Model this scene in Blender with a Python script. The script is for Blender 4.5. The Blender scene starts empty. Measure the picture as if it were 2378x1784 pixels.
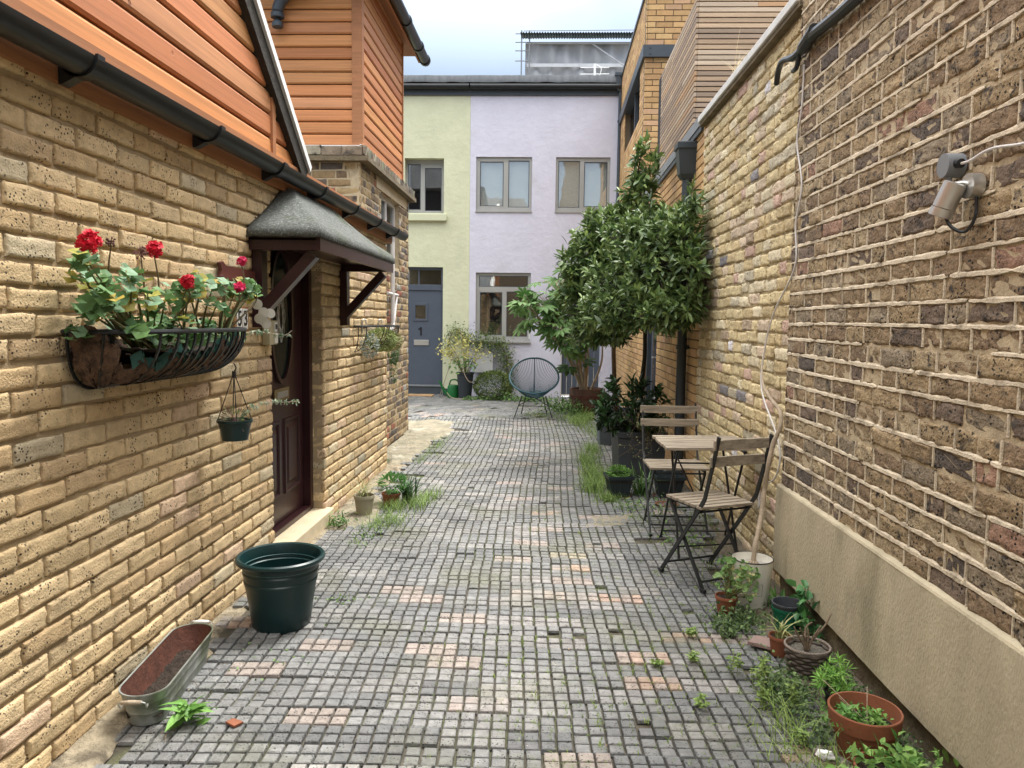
import bpy, math, random
import numpy as np
from mathutils import Vector, Matrix
S = bpy.context.scene
col = S.collection
rad = math.radians
random.seed(5)
rng = np.random.default_rng(5)

# ------------------------------------------------------------ camera
cam_d = bpy.data.cameras.new("camera"); cam = bpy.data.objects.new("camera", cam_d); col.objects.link(cam)
yaw = math.atan(61/1750.); pit = math.atan(147/1750.); rol = rad(.7)
Fw = Vector((-math.sin(yaw)*math.cos(pit), math.cos(yaw)*math.cos(pit), -math.sin(pit)))
R0 = Vector((math.cos(yaw), math.sin(yaw), 0)); U0 = R0.cross(Fw)
Rr = R0*math.cos(rol)+U0*math.sin(rol); Uu = U0*math.cos(rol)-R0*math.sin(rol)
M = Matrix.Identity(4)
for i in range(3):
    M[i][0] = Rr[i]; M[i][1] = Uu[i]; M[i][2] = -Fw[i]
M[2][3] = 1.41
cam.matrix_world = M
cam_d.sensor_width = 36; cam_d.lens = 1750/2378*36; cam_d.clip_start = .05; cam_d.clip_end = 400
S.camera = cam
# ------------------------------------------------------------ sky and sun
W = bpy.data.worlds.new("World"); S.world = W; W.use_nodes = True
wn = W.node_tree.nodes; wl = W.node_tree.links; wn.clear()
SUN_EL, SUN_AZ = 64, 38
sky = wn.new('ShaderNodeTexSky'); sky.sky_type = 'NISHITA'; sky.sun_disc = False
sky.sun_elevation = rad(SUN_EL); sky.sun_rotation = rad(SUN_AZ)
b1 = wn.new('ShaderNodeBackground'); b1.inputs[1].default_value = .05*.5; wl.new(sky.outputs[0], b1.inputs[0])
tc = wn.new('ShaderNodeTexCoord'); nz = wn.new('ShaderNodeTexNoise'); nz.inputs['Scale'].default_value = 2.1
nz.inputs['Detail'].default_value = 5; nz.inputs['Roughness'].default_value = .5
mp = wn.new('ShaderNodeMapping'); mp.inputs['Scale'].default_value = (1, 1, 1.8); mp.inputs['Location'].default_value = (.35, .1, .2)
wl.new(tc.outputs['Generated'], mp.inputs[0]); wl.new(mp.outputs[0], nz.inputs['Vector'])
cr = wn.new('ShaderNodeValToRGB'); wl.new(nz.outputs['Fac'], cr.inputs[0])
cr.color_ramp.elements[0].position = .40; cr.color_ramp.elements[0].color = (.47, .51, .68, 1)
cr.color_ramp.elements[1].position = .60; cr.color_ramp.elements[1].color = (.80, .90, .97, 1)
sp = wn.new('ShaderNodeSeparateXYZ'); wl.new(tc.outputs['Generated'], sp.inputs[0])
mr = wn.new('ShaderNodeMapRange'); wl.new(sp.outputs['Z'], mr.inputs['Value'])
mr.inputs['From Min'].default_value = .3; mr.inputs['From Max'].default_value = 1
mr.inputs['To Min'].default_value = .135; mr.inputs['To Max'].default_value = 1.9
b2 = wn.new('ShaderNodeBackground'); zm = wn.new('ShaderNodeMapRange'); wl.new(sp.outputs['Z'], zm.inputs['Value']); zm.inputs['From Min'].default_value = .35; zm.inputs['From Max'].default_value = .75
cm = wn.new('ShaderNodeMix'); cm.data_type = 'RGBA'; wl.new(zm.outputs[0], cm.inputs[0]); wl.new(cr.outputs[0], cm.inputs[6]); cm.inputs[7].default_value = (1, .97, .92, 1)
wl.new(cm.outputs[2], b2.inputs[0]); wl.new(mr.outputs[0], b2.inputs[1])
ad = wn.new('ShaderNodeAddShader'); wl.new(b1.outputs[0], ad.inputs[0]); wl.new(b2.outputs[0], ad.inputs[1])
wo = wn.new('ShaderNodeOutputWorld'); wl.new(ad.outputs[0], wo.inputs[0])
sl = bpy.data.lights.new("sun", 'SUN'); sl.energy = 1.45; sl.angle = rad(16); sl.color = (1, .96, .9)
so = bpy.data.objects.new("sun", sl); col.objects.link(so)
so.rotation_euler = (rad(90-SUN_EL), 0, rad(180-SUN_AZ))   # light from beyond the lane end, slightly right
S.view_settings.view_transform = 'Standard'; S.view_settings.look = 'None'
S.view_settings.exposure = 1.82; S.view_settings.gamma = 1
S.cycles.max_bounces = 6; S.cycles.transparent_max_bounces = 8

# ------------------------------------------------------------ materials
MC = {}
def mat(name, c=(.5, .5, .5), rough=.8, attr=False, var=.12, vs=6., bump=0., bs=80., bdet=3, c2=None, s2=3., t2=(.5, .6),
        speck=None, bd=.01, metal=0., spec=.4, stretch=None, c3=None, s3=5., t3=(.55, .65), trans=0., emit=0, zc=None):
    if name in MC: return MC[name]
    m = bpy.data.materials.new(name); m.use_nodes = True; n = m.node_tree.nodes; l = m.node_tree.links
    p = n['Principled BSDF']; p.inputs['Roughness'].default_value = rough; p.inputs['Metallic'].default_value = metal
    p.inputs['Specular IOR Level'].default_value = spec
    t = n.new('ShaderNodeTexCoord'); vec = t.outputs['Object']
    if stretch:
        mpp = n.new('ShaderNodeMapping'); mpp.inputs['Scale'].default_value = stretch; l.new(vec, mpp.inputs[0]); vec = mpp.outputs[0]
    def noise(sc, det=4, v=None):
        q = n.new('ShaderNodeTexNoise'); q.inputs['Scale'].default_value = sc; q.inputs['Detail'].default_value = det
        q.inputs['Roughness'].default_value = .6; l.new(v or vec, q.inputs['Vector']); return q.outputs['Fac']
    def rng_(f, a, b, c_, d):
        q = n.new('ShaderNodeMapRange'); l.new(f, q.inputs[0])
        for i, v in enumerate((a, b, c_, d)): q.inputs[i+1].default_value = v
        return q.outputs[0]
    def mix(fac, A, B, mode='MIX'):
        q = n.new('ShaderNodeMix'); q.data_type = 'RGBA'; q.blend_type = mode
        for soc, v in ((q.inputs[0], fac), (q.inputs[6], A), (q.inputs[7], B)):
            if hasattr(v, 'node'): l.new(v, soc)
            elif isinstance(v, (int, float)): soc.default_value = v
            else: soc.default_value = (*v, 1)
        return q.outputs[2]
    if attr:
        a = n.new('ShaderNodeAttribute'); a.attribute_name = 'Col'; cur = a.outputs['Color']
    else:
        q = n.new('ShaderNodeRGB'); q.outputs[0].default_value = (*c, 1); cur = q.outputs[0]
    if c2: cur = mix(rng_(noise(s2), t2[0], t2[1], 0, 1), cur, c2)
    if c3: cur = mix(rng_(noise(s3, 6), t3[0], t3[1], 0, 1), cur, c3)
    if var:
        f = rng_(noise(vs, 6), .25, .75, 1-var, 1+var)
        q = n.new('ShaderNodeVectorMath'); q.operation = 'SCALE'; l.new(cur, q.inputs[0]); l.new(f, q.inputs['Scale']); cur = q.outputs[0]
    if speck:
        sc, th, sc_col = speck[:3]
        v = n.new('ShaderNodeTexVoronoi'); v.inputs['Scale'].default_value = sc; l.new(t.outputs['Object'], v.inputs['Vector'])
        f = rng_(v.outputs['Distance'], th*.75, th, 1, 0)
        g = rng_(noise(sc*.16, 4, t.outputs['Object']), .46, .58, 0, 1)
        mm = n.new('ShaderNodeMath'); mm.operation = 'MULTIPLY'; l.new(f, mm.inputs[0]); l.new(g, mm.inputs[1])
        cur = mix(mm.outputs[0], cur, sc_col)
    l.new(cur, p.inputs['Base Color'])
    if bump:
        q = n.new('ShaderNodeBump'); q.inputs['Strength'].default_value = bump; q.inputs['Distance'].default_value = bd
        l.new(noise(bs, bdet), q.inputs['Height'])
        if speck:
            q2 = n.new('ShaderNodeBump'); q2.inputs['Strength'].default_value = .7; q2.inputs['Distance'].default_value = .004; q2.invert = True
            l.new(mm.outputs[0], q2.inputs['Height']); l.new(q.outputs[0], q2.inputs['Normal']); q = q2
        l.new(q.outputs[0], p.inputs['Normal'])
    if trans:
        tr = n.new('ShaderNodeBsdfTranslucent'); l.new(cur, tr.inputs[0]); ms = n.new('ShaderNodeMixShader'); ms.inputs[0].default_value = trans
        l.new(p.outputs[0], ms.inputs[1]); l.new(tr.outputs[0], ms.inputs[2]); l.new(ms.outputs[0], n['Material Output'].inputs[0])
    MC[name] = m; return m
def glassmat(name, refl, tint, clear, rough=.02):
    m = bpy.data.materials.new(name); m.use_nodes = True; n = m.node_tree.nodes; l = m.node_tree.links; n.clear()
    g = n.new('ShaderNodeBsdfGlossy'); g.inputs['Roughness'].default_value = rough; g.inputs[0].default_value = (1, .98, .95, 1)
    t = n.new('ShaderNodeBsdfTransparent'); t.inputs[0].default_value = (*clear, 1)
    d = n.new('ShaderNodeBsdfDiffuse'); d.inputs[0].default_value = (*tint, 1)
    a = n.new('ShaderNodeMixShader'); a.inputs[0].default_value = .15; l.new(t.outputs[0], a.inputs[1]); l.new(d.outputs[0], a.inputs[2])
    b = n.new('ShaderNodeMixShader'); b.inputs[0].default_value = refl; l.new(a.outputs[0], b.inputs[1]); l.new(g.outputs[0], b.inputs[2])
    tcn = n.new('ShaderNodeTexCoord'); q = n.new('ShaderNodeTexNoise'); q.inputs['Scale'].default_value = 2.5; l.new(tcn.outputs['Object'], q.inputs['Vector'])
    bp = n.new('ShaderNodeBump'); bp.inputs['Strength'].default_value = .06; bp.inputs['Distance'].default_value = .02
    l.new(q.outputs['Fac'], bp.inputs['Height']); l.new(bp.outputs[0], g.inputs['Normal'])
    o = n.new('ShaderNodeOutputMaterial'); l.new(b.outputs[0], o.inputs[0]); return m

m_brickL = mat('stock_brick', rough=.9, attr=True, var=.2, vs=22, bump=.55, bs=130, speck=(72, .30, (.06, .045, .03)), c2=(.38, .285, .165), s2=13, t2=(.56, .76))
m_brickD = mat('old_dark_brick', rough=.92, attr=True, var=.38, vs=26, bump=1, bs=70, speck=(70, .34, (.02, .017, .015)), c2=(.05, .042, .036), s2=17, t2=(.56, .68))
m_brickY = mat('rough_yellow_brick', rough=.92, attr=True, var=.28, vs=26, bump=1, bs=65, speck=(50, .25, (.09, .07, .04)))
m_brickO = mat('modern_brick', rough=.85, attr=True, var=.14, vs=18, bump=.2, bs=120)
m_brickB = mat('weathered_stock_brick', rough=.9, attr=True, var=.3, vs=24, bump=.6, bs=90, c2=(.07, .06, .05), s2=9, t2=(.55, .7))
m_mortL = mat('stock_mortar', (.37, .285, .175), .95, var=.2, vs=14, bump=.5, bs=160)
m_mortY = mat('buff_mortar', (.42, .345, .21), .95, var=.3, vs=14, bump=.8, bs=120)
m_mortO = mat('dark_mortar', (.15, .11, .07), .95, var=.1)
m_mortB = mat('lime_mortar', (.44, .36, .24), .95, var=.25, vs=20, bump=.5, bs=100)
m_point = mat('cream_pointing', (.57, .49, .365), .9, var=.25, vs=18, c2=(.30, .25, .18), s2=7, t2=(.54, .66), bump=.6, bs=120)
m_paver = mat('paver', rough=.62, attr=True, var=.3, vs=30, bump=.55, bs=120, spec=.45, speck=(85, .3, (.035, .035, .035)),
              c2=(.13, .135, .085), s2=1.7, t2=(.50, .80), c3=(.36, .33, .24), s3=2.6, t3=(.69, .72))
m_joint = mat('joint_dirt', (.085, .075, .055), .95, var=.4, vs=20, bump=.8, bs=120, c2=(.08, .095, .035), s2=1.5, t2=(.5, .65))
m_ground = mat('dirt', (.13, .11, .08), .95, var=.4, vs=6, bump=.8, bs=50)
m_conc = mat('old_concrete', (.24, .215, .155), .92, var=.35, vs=9, bump=1, bs=30, bd=.02, c2=(.2, .185, .13), s2=4, t2=(.48, .62), c3=(.34, .32, .26), s3=3, t3=(.56, .66))
m_render = mat('cream_render', (.44, .385, .27), .9, var=.2, vs=4, bump=.4, bs=110, c2=(.27, .24, .16), s2=3.5, t2=(.52, .74), stretch=(1, 1, .45), c3=(.55, .52, .44), s3=7, t3=(.7, .76))
m_soilwall = mat('dirty_footing', (.15, .12, .075), .95, var=.4, vs=12, bump=1, bs=40)
m_clad = mat('stained_cedar', rough=.55, attr=True, var=.24, vs=7, bump=.12, bs=60, speck=(5.5, .075, (.22, .075, .025)), stretch=(1.5, .22, 9), c2=(.36, .14, .045), s2=3.2, t2=(.62, .82))
m_cladF = mat('stained_cedar_front', rough=.55, attr=True, var=.24, vs=7, bump=.12, bs=60, speck=(5.5, .075, (.22, .075, .025)), stretch=(.22, 1.5, 9), c2=(.38, .15, .05), s2=3, t2=(.64, .84))
m_slat = mat('weathered_slats', rough=.75, attr=True, var=.22, vs=4, bump=.2, bs=60, stretch=(.4, .4, 8))
m_fascia = mat('fascia_wood', (.34, .145, .06), .6, var=.22, vs=6, stretch=(1, .3, 6), bump=.1, bs=40)
m_black = mat('black_plastic', (.013, .015, .017), .38, var=.2, vs=10, bump=.05, bs=30)
m_dgrey = mat('dark_grey_metal', (.05, .062, .075), .45, var=.12)
m_grey = mat('grey_flashing', (.20, .215, .23), .55, var=.15)
m_lead = mat('lead_capping', (.135, .145, .155), .6, var=.3, vs=4, stretch=(4, 4, .6), bump=.2, bs=20)
m_white = mat('white_paint', (.75, .75, .73), .5, var=.06)
m_pipeW = mat('white_pipe', (.62, .6, .58), .45, var=.08)
m_green = mat('green_stucco', (.585, .60, .42), .85, var=.07, vs=3, bump=.2, bs=11, bdet=8, bd=.06, c2=(.40, .40, .36), s2=.9, t2=(.58, .95))
m_lilac = mat('lilac_stucco', (.585, .58, .675), .85, var=.06, vs=3, bump=.2, bs=11, bdet=8, bd=.06, c2=(.40, .40, .36), s2=.9, t2=(.58, .95))
m_greenp = mat('green_paint', (.56, .58, .40), .7, var=.05)
m_wframe = mat('grey_window_frame', (.33, .33, .31), .45, var=.05)
m_door1 = mat('slate_blue_paint', (.072, .088, .118), .45, var=.08, bump=.05, bs=30)
m_maroon = mat('maroon_paint', (.027, .009, .0105), .3, var=.2, vs=8, stretch=(1, 1, .2), bump=.06, bs=30)
m_felt = mat('mineral_felt', (.105, .115, .105), .95, var=.45, vs=60, bump=1, bs=220, c2=(.06, .075, .04), s2=3, t2=(.56, .68), c3=(.23, .245, .235), s3=90, t3=(.54, .62))
m_step = mat('stone_step', (.56, .47, .32), .8, var=.12, vs=9, bump=.15, bs=60)
m_brass = mat('dull_brass', (.32, .25, .13), .4, metal=.7, var=.1)
m_steel = mat('steel', (.52, .52, .5), .35, metal=.8, var=.1)
m_soil = mat('potting_soil', (.035, .024, .017), .98, var=.6, vs=40, bump=1.5, bs=90)
m_coir = mat('coir_liner', (.14, .082, .052), .98, var=.7, vs=28, bump=1.6, bs=120, c2=(.035, .025, .02), s2=10, t2=(.55, .68), c3=(.26, .2, .15), s3=60, t3=(.62, .7))
m_terra = mat('terracotta', (.215, .075, .036), .75, var=.18, vs=12, bump=.12, bs=60)
m_gpot = mat('green_plastic', (.006, .026, .027), .33, var=.12, bump=.03, bs=40)
m_zinc = mat('galvanised_zinc', (.30, .32, .30), .5, metal=.45, var=.3, vs=7, bump=.15, bs=20, c2=(.13, .15, .10), s2=5, t2=(.5, .65))
m_rust = mat('rusty_brown', (.085, .03, .018), .8, var=.5, vs=14, bump=.5, bs=50)
m_leaf = mat('leaf', rough=.40, attr=True, var=.18, vs=30, spec=.45, trans=.22)
m_leafS = mat('small_leaf', rough=.6, attr=True, var=.15, vs=30, trans=.25)
m_petal = mat('petal', (.62, .015, .04), .6, var=.2, trans=.2)
m_bark = mat('bark', (.13, .095, .06), .9, var=.35, vs=14, bump=.7, bs=50)
m_barkD = mat('dark_bark', (.03, .026, .02), .9, var=.35, vs=14, bump=.7, bs=50)
m_barkP = mat('pale_bark', (.36, .29, .21), .85, var=.25, vs=18, bump=.5, bs=60)
m_planter = mat('slate_planter', (.05, .057, .066), .6, var=.25, vs=6, bump=.15, bs=30)
m_teak = mat('weathered_teak', (.29, .245, .185), .8, var=.4, vs=7, stretch=(.5, 6, 6), bump=.3, bs=50, c2=(.20, .17, .13), s2=9, t2=(.5, .65))
m_enamel = mat('cream_enamel', (.72, .70, .62), .4, var=.06, c2=(.3, .2, .12), s2=9, t2=(.70, .73))
m_wick = mat('dark_wicker', (.085, .067, .055), .7, attr=False, var=.35, vs=30)
m_barrel = mat('barrel_oak', (.10, .052, .034), .85, var=.4, vs=6, stretch=(3, 3, .3), bump=.5, bs=40)
m_teal = mat('teal_cord', (.015, .066, .085), .45, var=.1)
m_can = mat('green_can', (.01, .12, .028), .4, var=.05)
m_sheet = mat('scaffold_sheeting', (.36, .375, .40), .5, var=.12, vs=1.5, bump=.3, bs=2.5)
m_corr = mat('corrugated_roof', (.07, .085, .085), .7, var=.3, vs=4)
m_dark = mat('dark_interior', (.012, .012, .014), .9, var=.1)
m_blind = mat('roller_blind', (.80, .83, .80), .9, var=.06)
m_glassU = glassmat('window_glass', .28, (.35, .38, .38), (.95, .97, .97))
m_glassD = glassmat('dark_glass', .16, (.02, .025, .03), (.75, .8, .8))
m_glassG = glassmat('grey_glass', .3, (.05, .05, .055), (.6, .6, .6))
m_lens = mat('lamp_glass', (.25, .25, .22), .1)
m_shell = mat('capiz_shell', (.55, .53, .46), .25, var=.15, trans=.3)
m_doorglass = glassmat('leaded_glass', .06, (.04, .075, .075), (.25, .32, .32), .15)
m_coir2 = mat('coir_mat', (.32, .2, .1), .95, var=.3, bump=.5)

# ------------------------------------------------------------ mesh building
def nrm(v):
    v = np.asarray(v, float); return v/(np.linalg.norm(v)+1e-12)
class MB:
    def __init__(s): s.V = []; s.F = []; s.C = []; s.n = 0; s.xf = None
    def place(s, loc=(0, 0, 0), rz=0, sc=1, tilt=None):
        m = Matrix.Translation(loc) @ Matrix.Rotation(rz, 4, 'Z')
        if tilt: m = m @ Matrix.Rotation(tilt[1], 4, tilt[0])
        s.xf = np.array(m @ Matrix.Scale(sc, 4)); return s
    def add(s, v, f, c=(1, 1, 1)):
        v = np.asarray(v, float).reshape(-1, 3)
        if s.xf is not None: v = v @ s.xf[:3, :3].T+s.xf[:3, 3]
        c = np.asarray(c, float)
        if c.ndim == 1: c = np.tile(c, (len(v), 1))
        s.V.append(v); s.C.append(c)
        n = s.n
        if isinstance(f, np.ndarray): s.F += (f+n).tolist()
        else: s.F += [[i+n for i in q] for q in f]
        s.n += len(v)
    def box(s, a, b, c=(1, 1, 1)):
        x0, y0, z0 = a; x1, y1, z1 = b
        s.add([(x0, y0, z0), (x1, y0, z0), (x1, y1, z0), (x0, y1, z0), (x0, y0, z1), (x1, y0, z1), (x1, y1, z1), (x0, y1, z1)],
              [(0, 3, 2, 1), (4, 5, 6, 7), (0, 1, 5, 4), (1, 2, 6, 5), (2, 3, 7, 6), (3, 0, 4, 7)], c)
    def hexa(s, p, c=(1, 1, 1)):   # 8 points, bottom ring then top ring
        s.add(p, [(0, 3, 2, 1), (4, 5, 6, 7), (0, 1, 5, 4), (1, 2, 6, 5), (2, 3, 7, 6), (3, 0, 4, 7)], c)
    def bar(s, a, b, w, h, up=(0, 0, 1), c=(1, 1, 1)):
        a = np.array(a, float); b = np.array(b, float); d = nrm(b-a); r = np.cross(d, up)
        if np.linalg.norm(r) < 1e-6: r = np.cross(d, (1, 0, 0))
        r = nrm(r)*w/2; u = nrm(np.cross(r, d))*h/2
        s.hexa([a-r-u, a+r-u, b+r-u, b-r-u, a-r+u, a+r+u, b+r+u, b-r+u], c)
    def tube(s, pts, r, n=8, c=(1, 1, 1), cap=True):
        pts = np.array(pts, float); k = len(pts)
        rr = np.full(k, r) if np.isscalar(r) else np.array(r, float)
        d = np.gradient(pts, axis=0); ref = np.array((0, 0, 1.))
        if abs(nrm(pts[-1]-pts[0])[2]) > .9: ref = np.array((1., 0, 0))
        V = []
        for i in range(k):
            t = nrm(d[i]); a = nrm(np.cross(t, ref)); b = np.cross(t, a)
            for j in range(n):
                q = 2*math.pi*j/n; V.append(pts[i]+rr[i]*(a*math.cos(q)+b*math.sin(q)))
        Fq = [(i*n+j, i*n+(j+1) % n, (i+1)*n+(j+1) % n, (i+1)*n+j) for i in range(k-1) for j in range(n)]
        if cap: Fq += [tuple(range(n))[::-1], tuple((k-1)*n+j for j in range(n))]
        s.add(V, Fq, c)
    def lathe(s, prof, n=32, c=(1, 1, 1), wob=0, sx=1, sy=1):   # prof: (r,z) list
        V = []
        for (r, z) in prof:
            for j in range(n):
                q = 2*math.pi*j/n; k = 1+wob*math.sin(3*q+1)
                V.append((r*k*math.cos(q)*sx, r*k*math.sin(q)*sy, z))
        s.add(V, [(i*n+j, i*n+(j+1) % n, (i+1)*n+(j+1) % n, (i+1)*n+j) for i in range(len(prof)-1) for j in range(n)], c)
    def disc(s, r, z, n=24, sx=1, sy=1, rough=0, c=(1, 1, 1)):
        V = [(0, 0, z)]; Fq = []; rings = 5
        for k in range(1, rings+1):
            for j in range(n):
                q = 2*math.pi*j/n
                V.append((r*k/rings*math.cos(q)*sx, r*k/rings*math.sin(q)*sy, z+(random.uniform(-1, 1)*rough if k < rings else 0)))
        Fq = [(0, 1+j, 1+(j+1) % n) for j in range(n)]
        for k in range(rings-1):
            Fq += [(1+k*n+j, 1+(k+1)*n+j, 1+(k+1)*n+(j+1) % n, 1+k*n+(j+1) % n) for j in range(n)]
        s.add(V, Fq, c)
    def loft(s, rings, c=(1, 1, 1), cap0=True, cap1=True):
        n = len(rings[0]); V = [p for r in rings for p in r]
        Fq = [(i*n+j, i*n+(j+1) % n, (i+1)*n+(j+1) % n, (i+1)*n+j) for i in range(len(rings)-1) for j in range(n)]
        if cap0: Fq.append(tuple(range(n))[::-1])
        if cap1: Fq.append(tuple((len(rings)-1)*n+j for j in range(n)))
        s.add(V, Fq, c)
    def poly(s, pts, d, c=(1, 1, 1)):    # polygon prism: outline points, depth vector
        a = [np.array(p, float) for p in pts]; s.loft([a, [p+np.array(d, float) for p in a]], c)
    def grid(s, P, c=(1, 1, 1)):
        nu, nv = P.shape[:2]; i, j = np.meshgrid(np.arange(nu-1), np.arange(nv-1), indexing='ij')
        i = i.ravel(); j = j.ravel(); q = np.stack([i*nv+j, (i+1)*nv+j, (i+1)*nv+j+1, i*nv+j+1], 1)
        s.add(P.reshape(-1, 3), q, c)
def wloc(o):
    v = Vector((0, 0, 0))
    while o: v = v+o.location; o = o.parent
    return v
def part(mb, name, m, parent=None, smooth=False, loc=(0, 0, 0), local=False, bev=0):
    V = np.concatenate(mb.V); base = wloc(parent) if parent else Vector(loc)
    if not local: V = V-np.array(base)
    me = bpy.data.meshes.new(name); me.from_pydata(V.tolist(), [], mb.F)
    a = me.color_attributes.new('Col', 'FLOAT_COLOR', 'POINT')
    C = np.concatenate(mb.C); a.data.foreach_set('color', np.concatenate([C, np.ones((len(C), 1))], 1).ravel())
    me.materials.append(m)
    if smooth: me.polygons.foreach_set('use_smooth', [True]*len(me.polygons))
    if smooth == 'auto': me.set_sharp_from_angle(angle=rad(35))
    me.update()
    o = bpy.data.objects.new(name, me); col.objects.link(o)
    if parent: o.parent = parent
    else: o.location = base
    if bev:
        b = o.modifiers.new('bevel', 'BEVEL'); b.width = bev; b.segments = 2; b.limit_method = 'ANGLE'
    return o
def thing(name, label, cat, loc=(0, 0, 0), group=None):
    o = bpy.data.objects.new(name, None); o.empty_display_size = .1; col.objects.link(o); o.location = loc
    return tag(o, label, cat, group)
def tag(o, label, cat, group=None):
    o['label'] = label; o['category'] = cat
    if group: o['group'] = group
    return o
def kind(o, k, label=None, cat=None):
    o['kind'] = k
    if label: o['label'] = label
    if cat: o['category'] = cat
    return o
def pbox(name, a, b, m, parent, bev=0):
    q = MB(); q.box(a, b); return part(q, name, m, parent, bev=bev)

# ---- bricks: every brick a softly rounded block with its own colour
def pick(cols):
    w = [c[0] for c in cols]; c = random.choices(cols, w)[0]; k = random.uniform(.86, 1.14)
    return tuple(min(1, v*k) for v in c[1])
def bricks(mb, org, du, dn, L, H, cols, holes=(), bw=.215, bh=.065, jt=.01, bond='s', bev=.006, rough=.0015, nx=7, nz=6,
           depth=.014, jit=.003, jl=.002, colf=None, joints=None, corner=.01, v0=0., hfun=None, start=0.):
    org = np.array(org, float); du = np.array(du, float); dn = np.array(dn, float); dz = np.array((0, 0, 1.))
    r = 0; v = v0
    while v+bh*.6 < H:
        hh = bh if v+bh <= H else H-v
        u = -start-(bw+jt)*(.5 if (r % 2 and bond == 's') else 0)-(0 if bond == 's' else random.uniform(0, .2))
        k = r % 2
        while u < L:
            if bond == 's': w = bw
            elif bond == 'f': w = bw if k % 2 else bh*1.55
            else: w = random.choice((bw, bw, bw*.48, bw*.95, bw*.72))
            k += 1
            u0, u1 = max(u, 0), min(u+w, L); vm = v+hh/2
            segs = [(u0, u1)]
            for (a, b, c_, d) in holes:
                if c_ < vm < d: segs = [t for (p, q) in segs for t in ((p, min(q, a)), (max(p, b), q)) if t[1]-t[0] > .02]
            for (p, q) in segs:
                if q-p < .02: continue
                if joints is not None: joints.append((q+jt/2, v, hh))
                cc = colf(p, v) if colf else None
                if cc is None: cc = pick(cols)
                bb = min(bev*1.7, (q-p)*.3)
                us = np.concatenate([[p, p, p+bb*.35], np.linspace(p+bb, q-bb, nx-4), [q-bb*.35, q, q]])
                z1 = v+hh
                vs = np.concatenate([[v, v, v+bb*.35], np.linspace(v+bb, z1-bb, nz-4), [z1-bb*.35, z1, z1]])
                A, B = len(us), len(vs)
                Ug, Vg = np.meshgrid(us, vs, indexing='ij')
                iu = np.minimum(np.arange(A), A-1-np.arange(A))[:, None]; iv = np.minimum(np.arange(B), B-1-np.arange(B))[None, :]
                ring = np.minimum(iu, iv)
                N = np.where(ring == 0, -depth, np.where(ring == 1, -bev, np.where(ring == 2, -bev*.25, 0.)))
                edge = (ring <= 2)
                ph = np.random.default_rng(int((p*977+v*7919)*1000) % 999983)
                f1, f2, f3 = ph.uniform(0, 6.28, 3)
                du_ = (np.sin(Vg*190+f1)+ph.normal(0, .6, Ug.shape))*rough*.8*edge
                dv_ = (np.sin(Ug*120+f2)+ph.normal(0, .6, Ug.shape))*rough*.8*edge
                N = N+(np.sin(Ug*60+f1)*np.cos(Vg*90+f3)*.8+ph.normal(0, .8, Ug.shape))*rough*(ring >= 1)
                off = ph.normal(0, jit*.5); tilt = ph.normal(0, jit*.4)*(Ug-(p+q)/2)/max(q-p, .05)
                N = N+np.where(ring >= 1, off+tilt, 0)
                dvv = ph.normal(0, jl)
                if corner: Vg2 = Vg+dv_+dvv
                P = org+(Ug+du_)[..., None]*du+Vg2[..., None]*dz+N[..., None]*dn
                mb.grid(P, cc)
            u += w+jt
        v += bh+jt; r += 1
def wallplane(mb, org, du, dn, L, H, holes=(), th=.1, back=.008, z0=0.):
    """solid backing (mortar) with openings, front face `back` behind the brick face"""
    org = np.array(org, float); du = np.array(du, float); dn = np.array(dn, float)
    us = sorted({0., L, *[min(max(h[i], 0), L) for h in holes for i in (0, 1)]}); vs = sorted({z0, H, *[min(max(h[i], z0), H) for h in holes for i in (2, 3)]})
    for a, b in zip(us, us[1:]):
        for c_, d in zip(vs, vs[1:]):
            if b-a < 1e-6 or d-c_ < 1e-6: continue
            um, vm = (a+b)/2, (c_+d)/2
            if any(h[0] < um < h[1] and h[2] < vm < h[3] for h in holes): continue
            f = lambda u, v, n: org+du*u+np.array((0, 0, v))-dn*n
            mb.hexa([f(a, c_, back), f(b, c_, back), f(b, c_, th), f(a, c_, th), f(a, d, back), f(b, d, back), f(b, d, th), f(a, d, th)])

# ---- leaves
LF = np.array([(0, 6, 1, 1), (6, 7, 2, 1), (7, 3, 2, 2), (0, 5, 6, 6), (5, 4, 7, 6), (4, 3, 7, 7)])
def leaves(mb, pos, d, L, Wd, cols, droop=.25, fold=.18, up=None):
    pos = np.asarray(pos, float); n = len(pos); d = np.asarray(d, float); d = d/np.linalg.norm(d, axis=1)[:, None]
    if up is None: up = np.tile((0, 0, 1.), (n, 1))+rng.normal(0, .45, (n, 3))
    s_ = np.cross(d, up); s_ /= np.linalg.norm(s_, axis=1)[:, None]+1e-9; u = np.cross(s_, d)
    L = (np.ones(n)*L)*rng.uniform(.75, 1.2, n); Wd = (np.ones(n)*Wd)*rng.uniform(.8, 1.15, n)
    tt = [(0, 0), (.33, -.5), (.7, -.38), (1, 0), (.7, .38), (.33, .5), (.33, 0), (.7, 0)]
    V = np.zeros((n, 8, 3))
    for k, (t, w) in enumerate(tt):
        V[:, k] = pos+d*(L*t)[:, None]+s_*(Wd*w)[:, None]+u*((abs(w)*2*fold*Wd)-droop*L*t*t)[:, None]
    Fq = []
    for a in LF:
        Fq.append(np.array(a))
    cols = np.asarray(cols, float); c = np.repeat(cols, 8, axis=0) if cols.ndim == 2 else np.tile(cols, (n*8, 1))
    base = np.arange(n)[:, None]*8
    faces = []
    for a in LF:
        aa = list(dict.fromkeys(a.tolist())); faces += (base+np.array(aa)).tolist()
    mb.add(V.reshape(-1, 3), faces, c)
def lc(n, a, b, k=.15):
    t = rng.uniform(0, 1, (n, 1)); return (np.array(a)*(1-t)+np.array(b)*t)*rng.uniform(1-k, 1+k, (n, 1))
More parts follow.
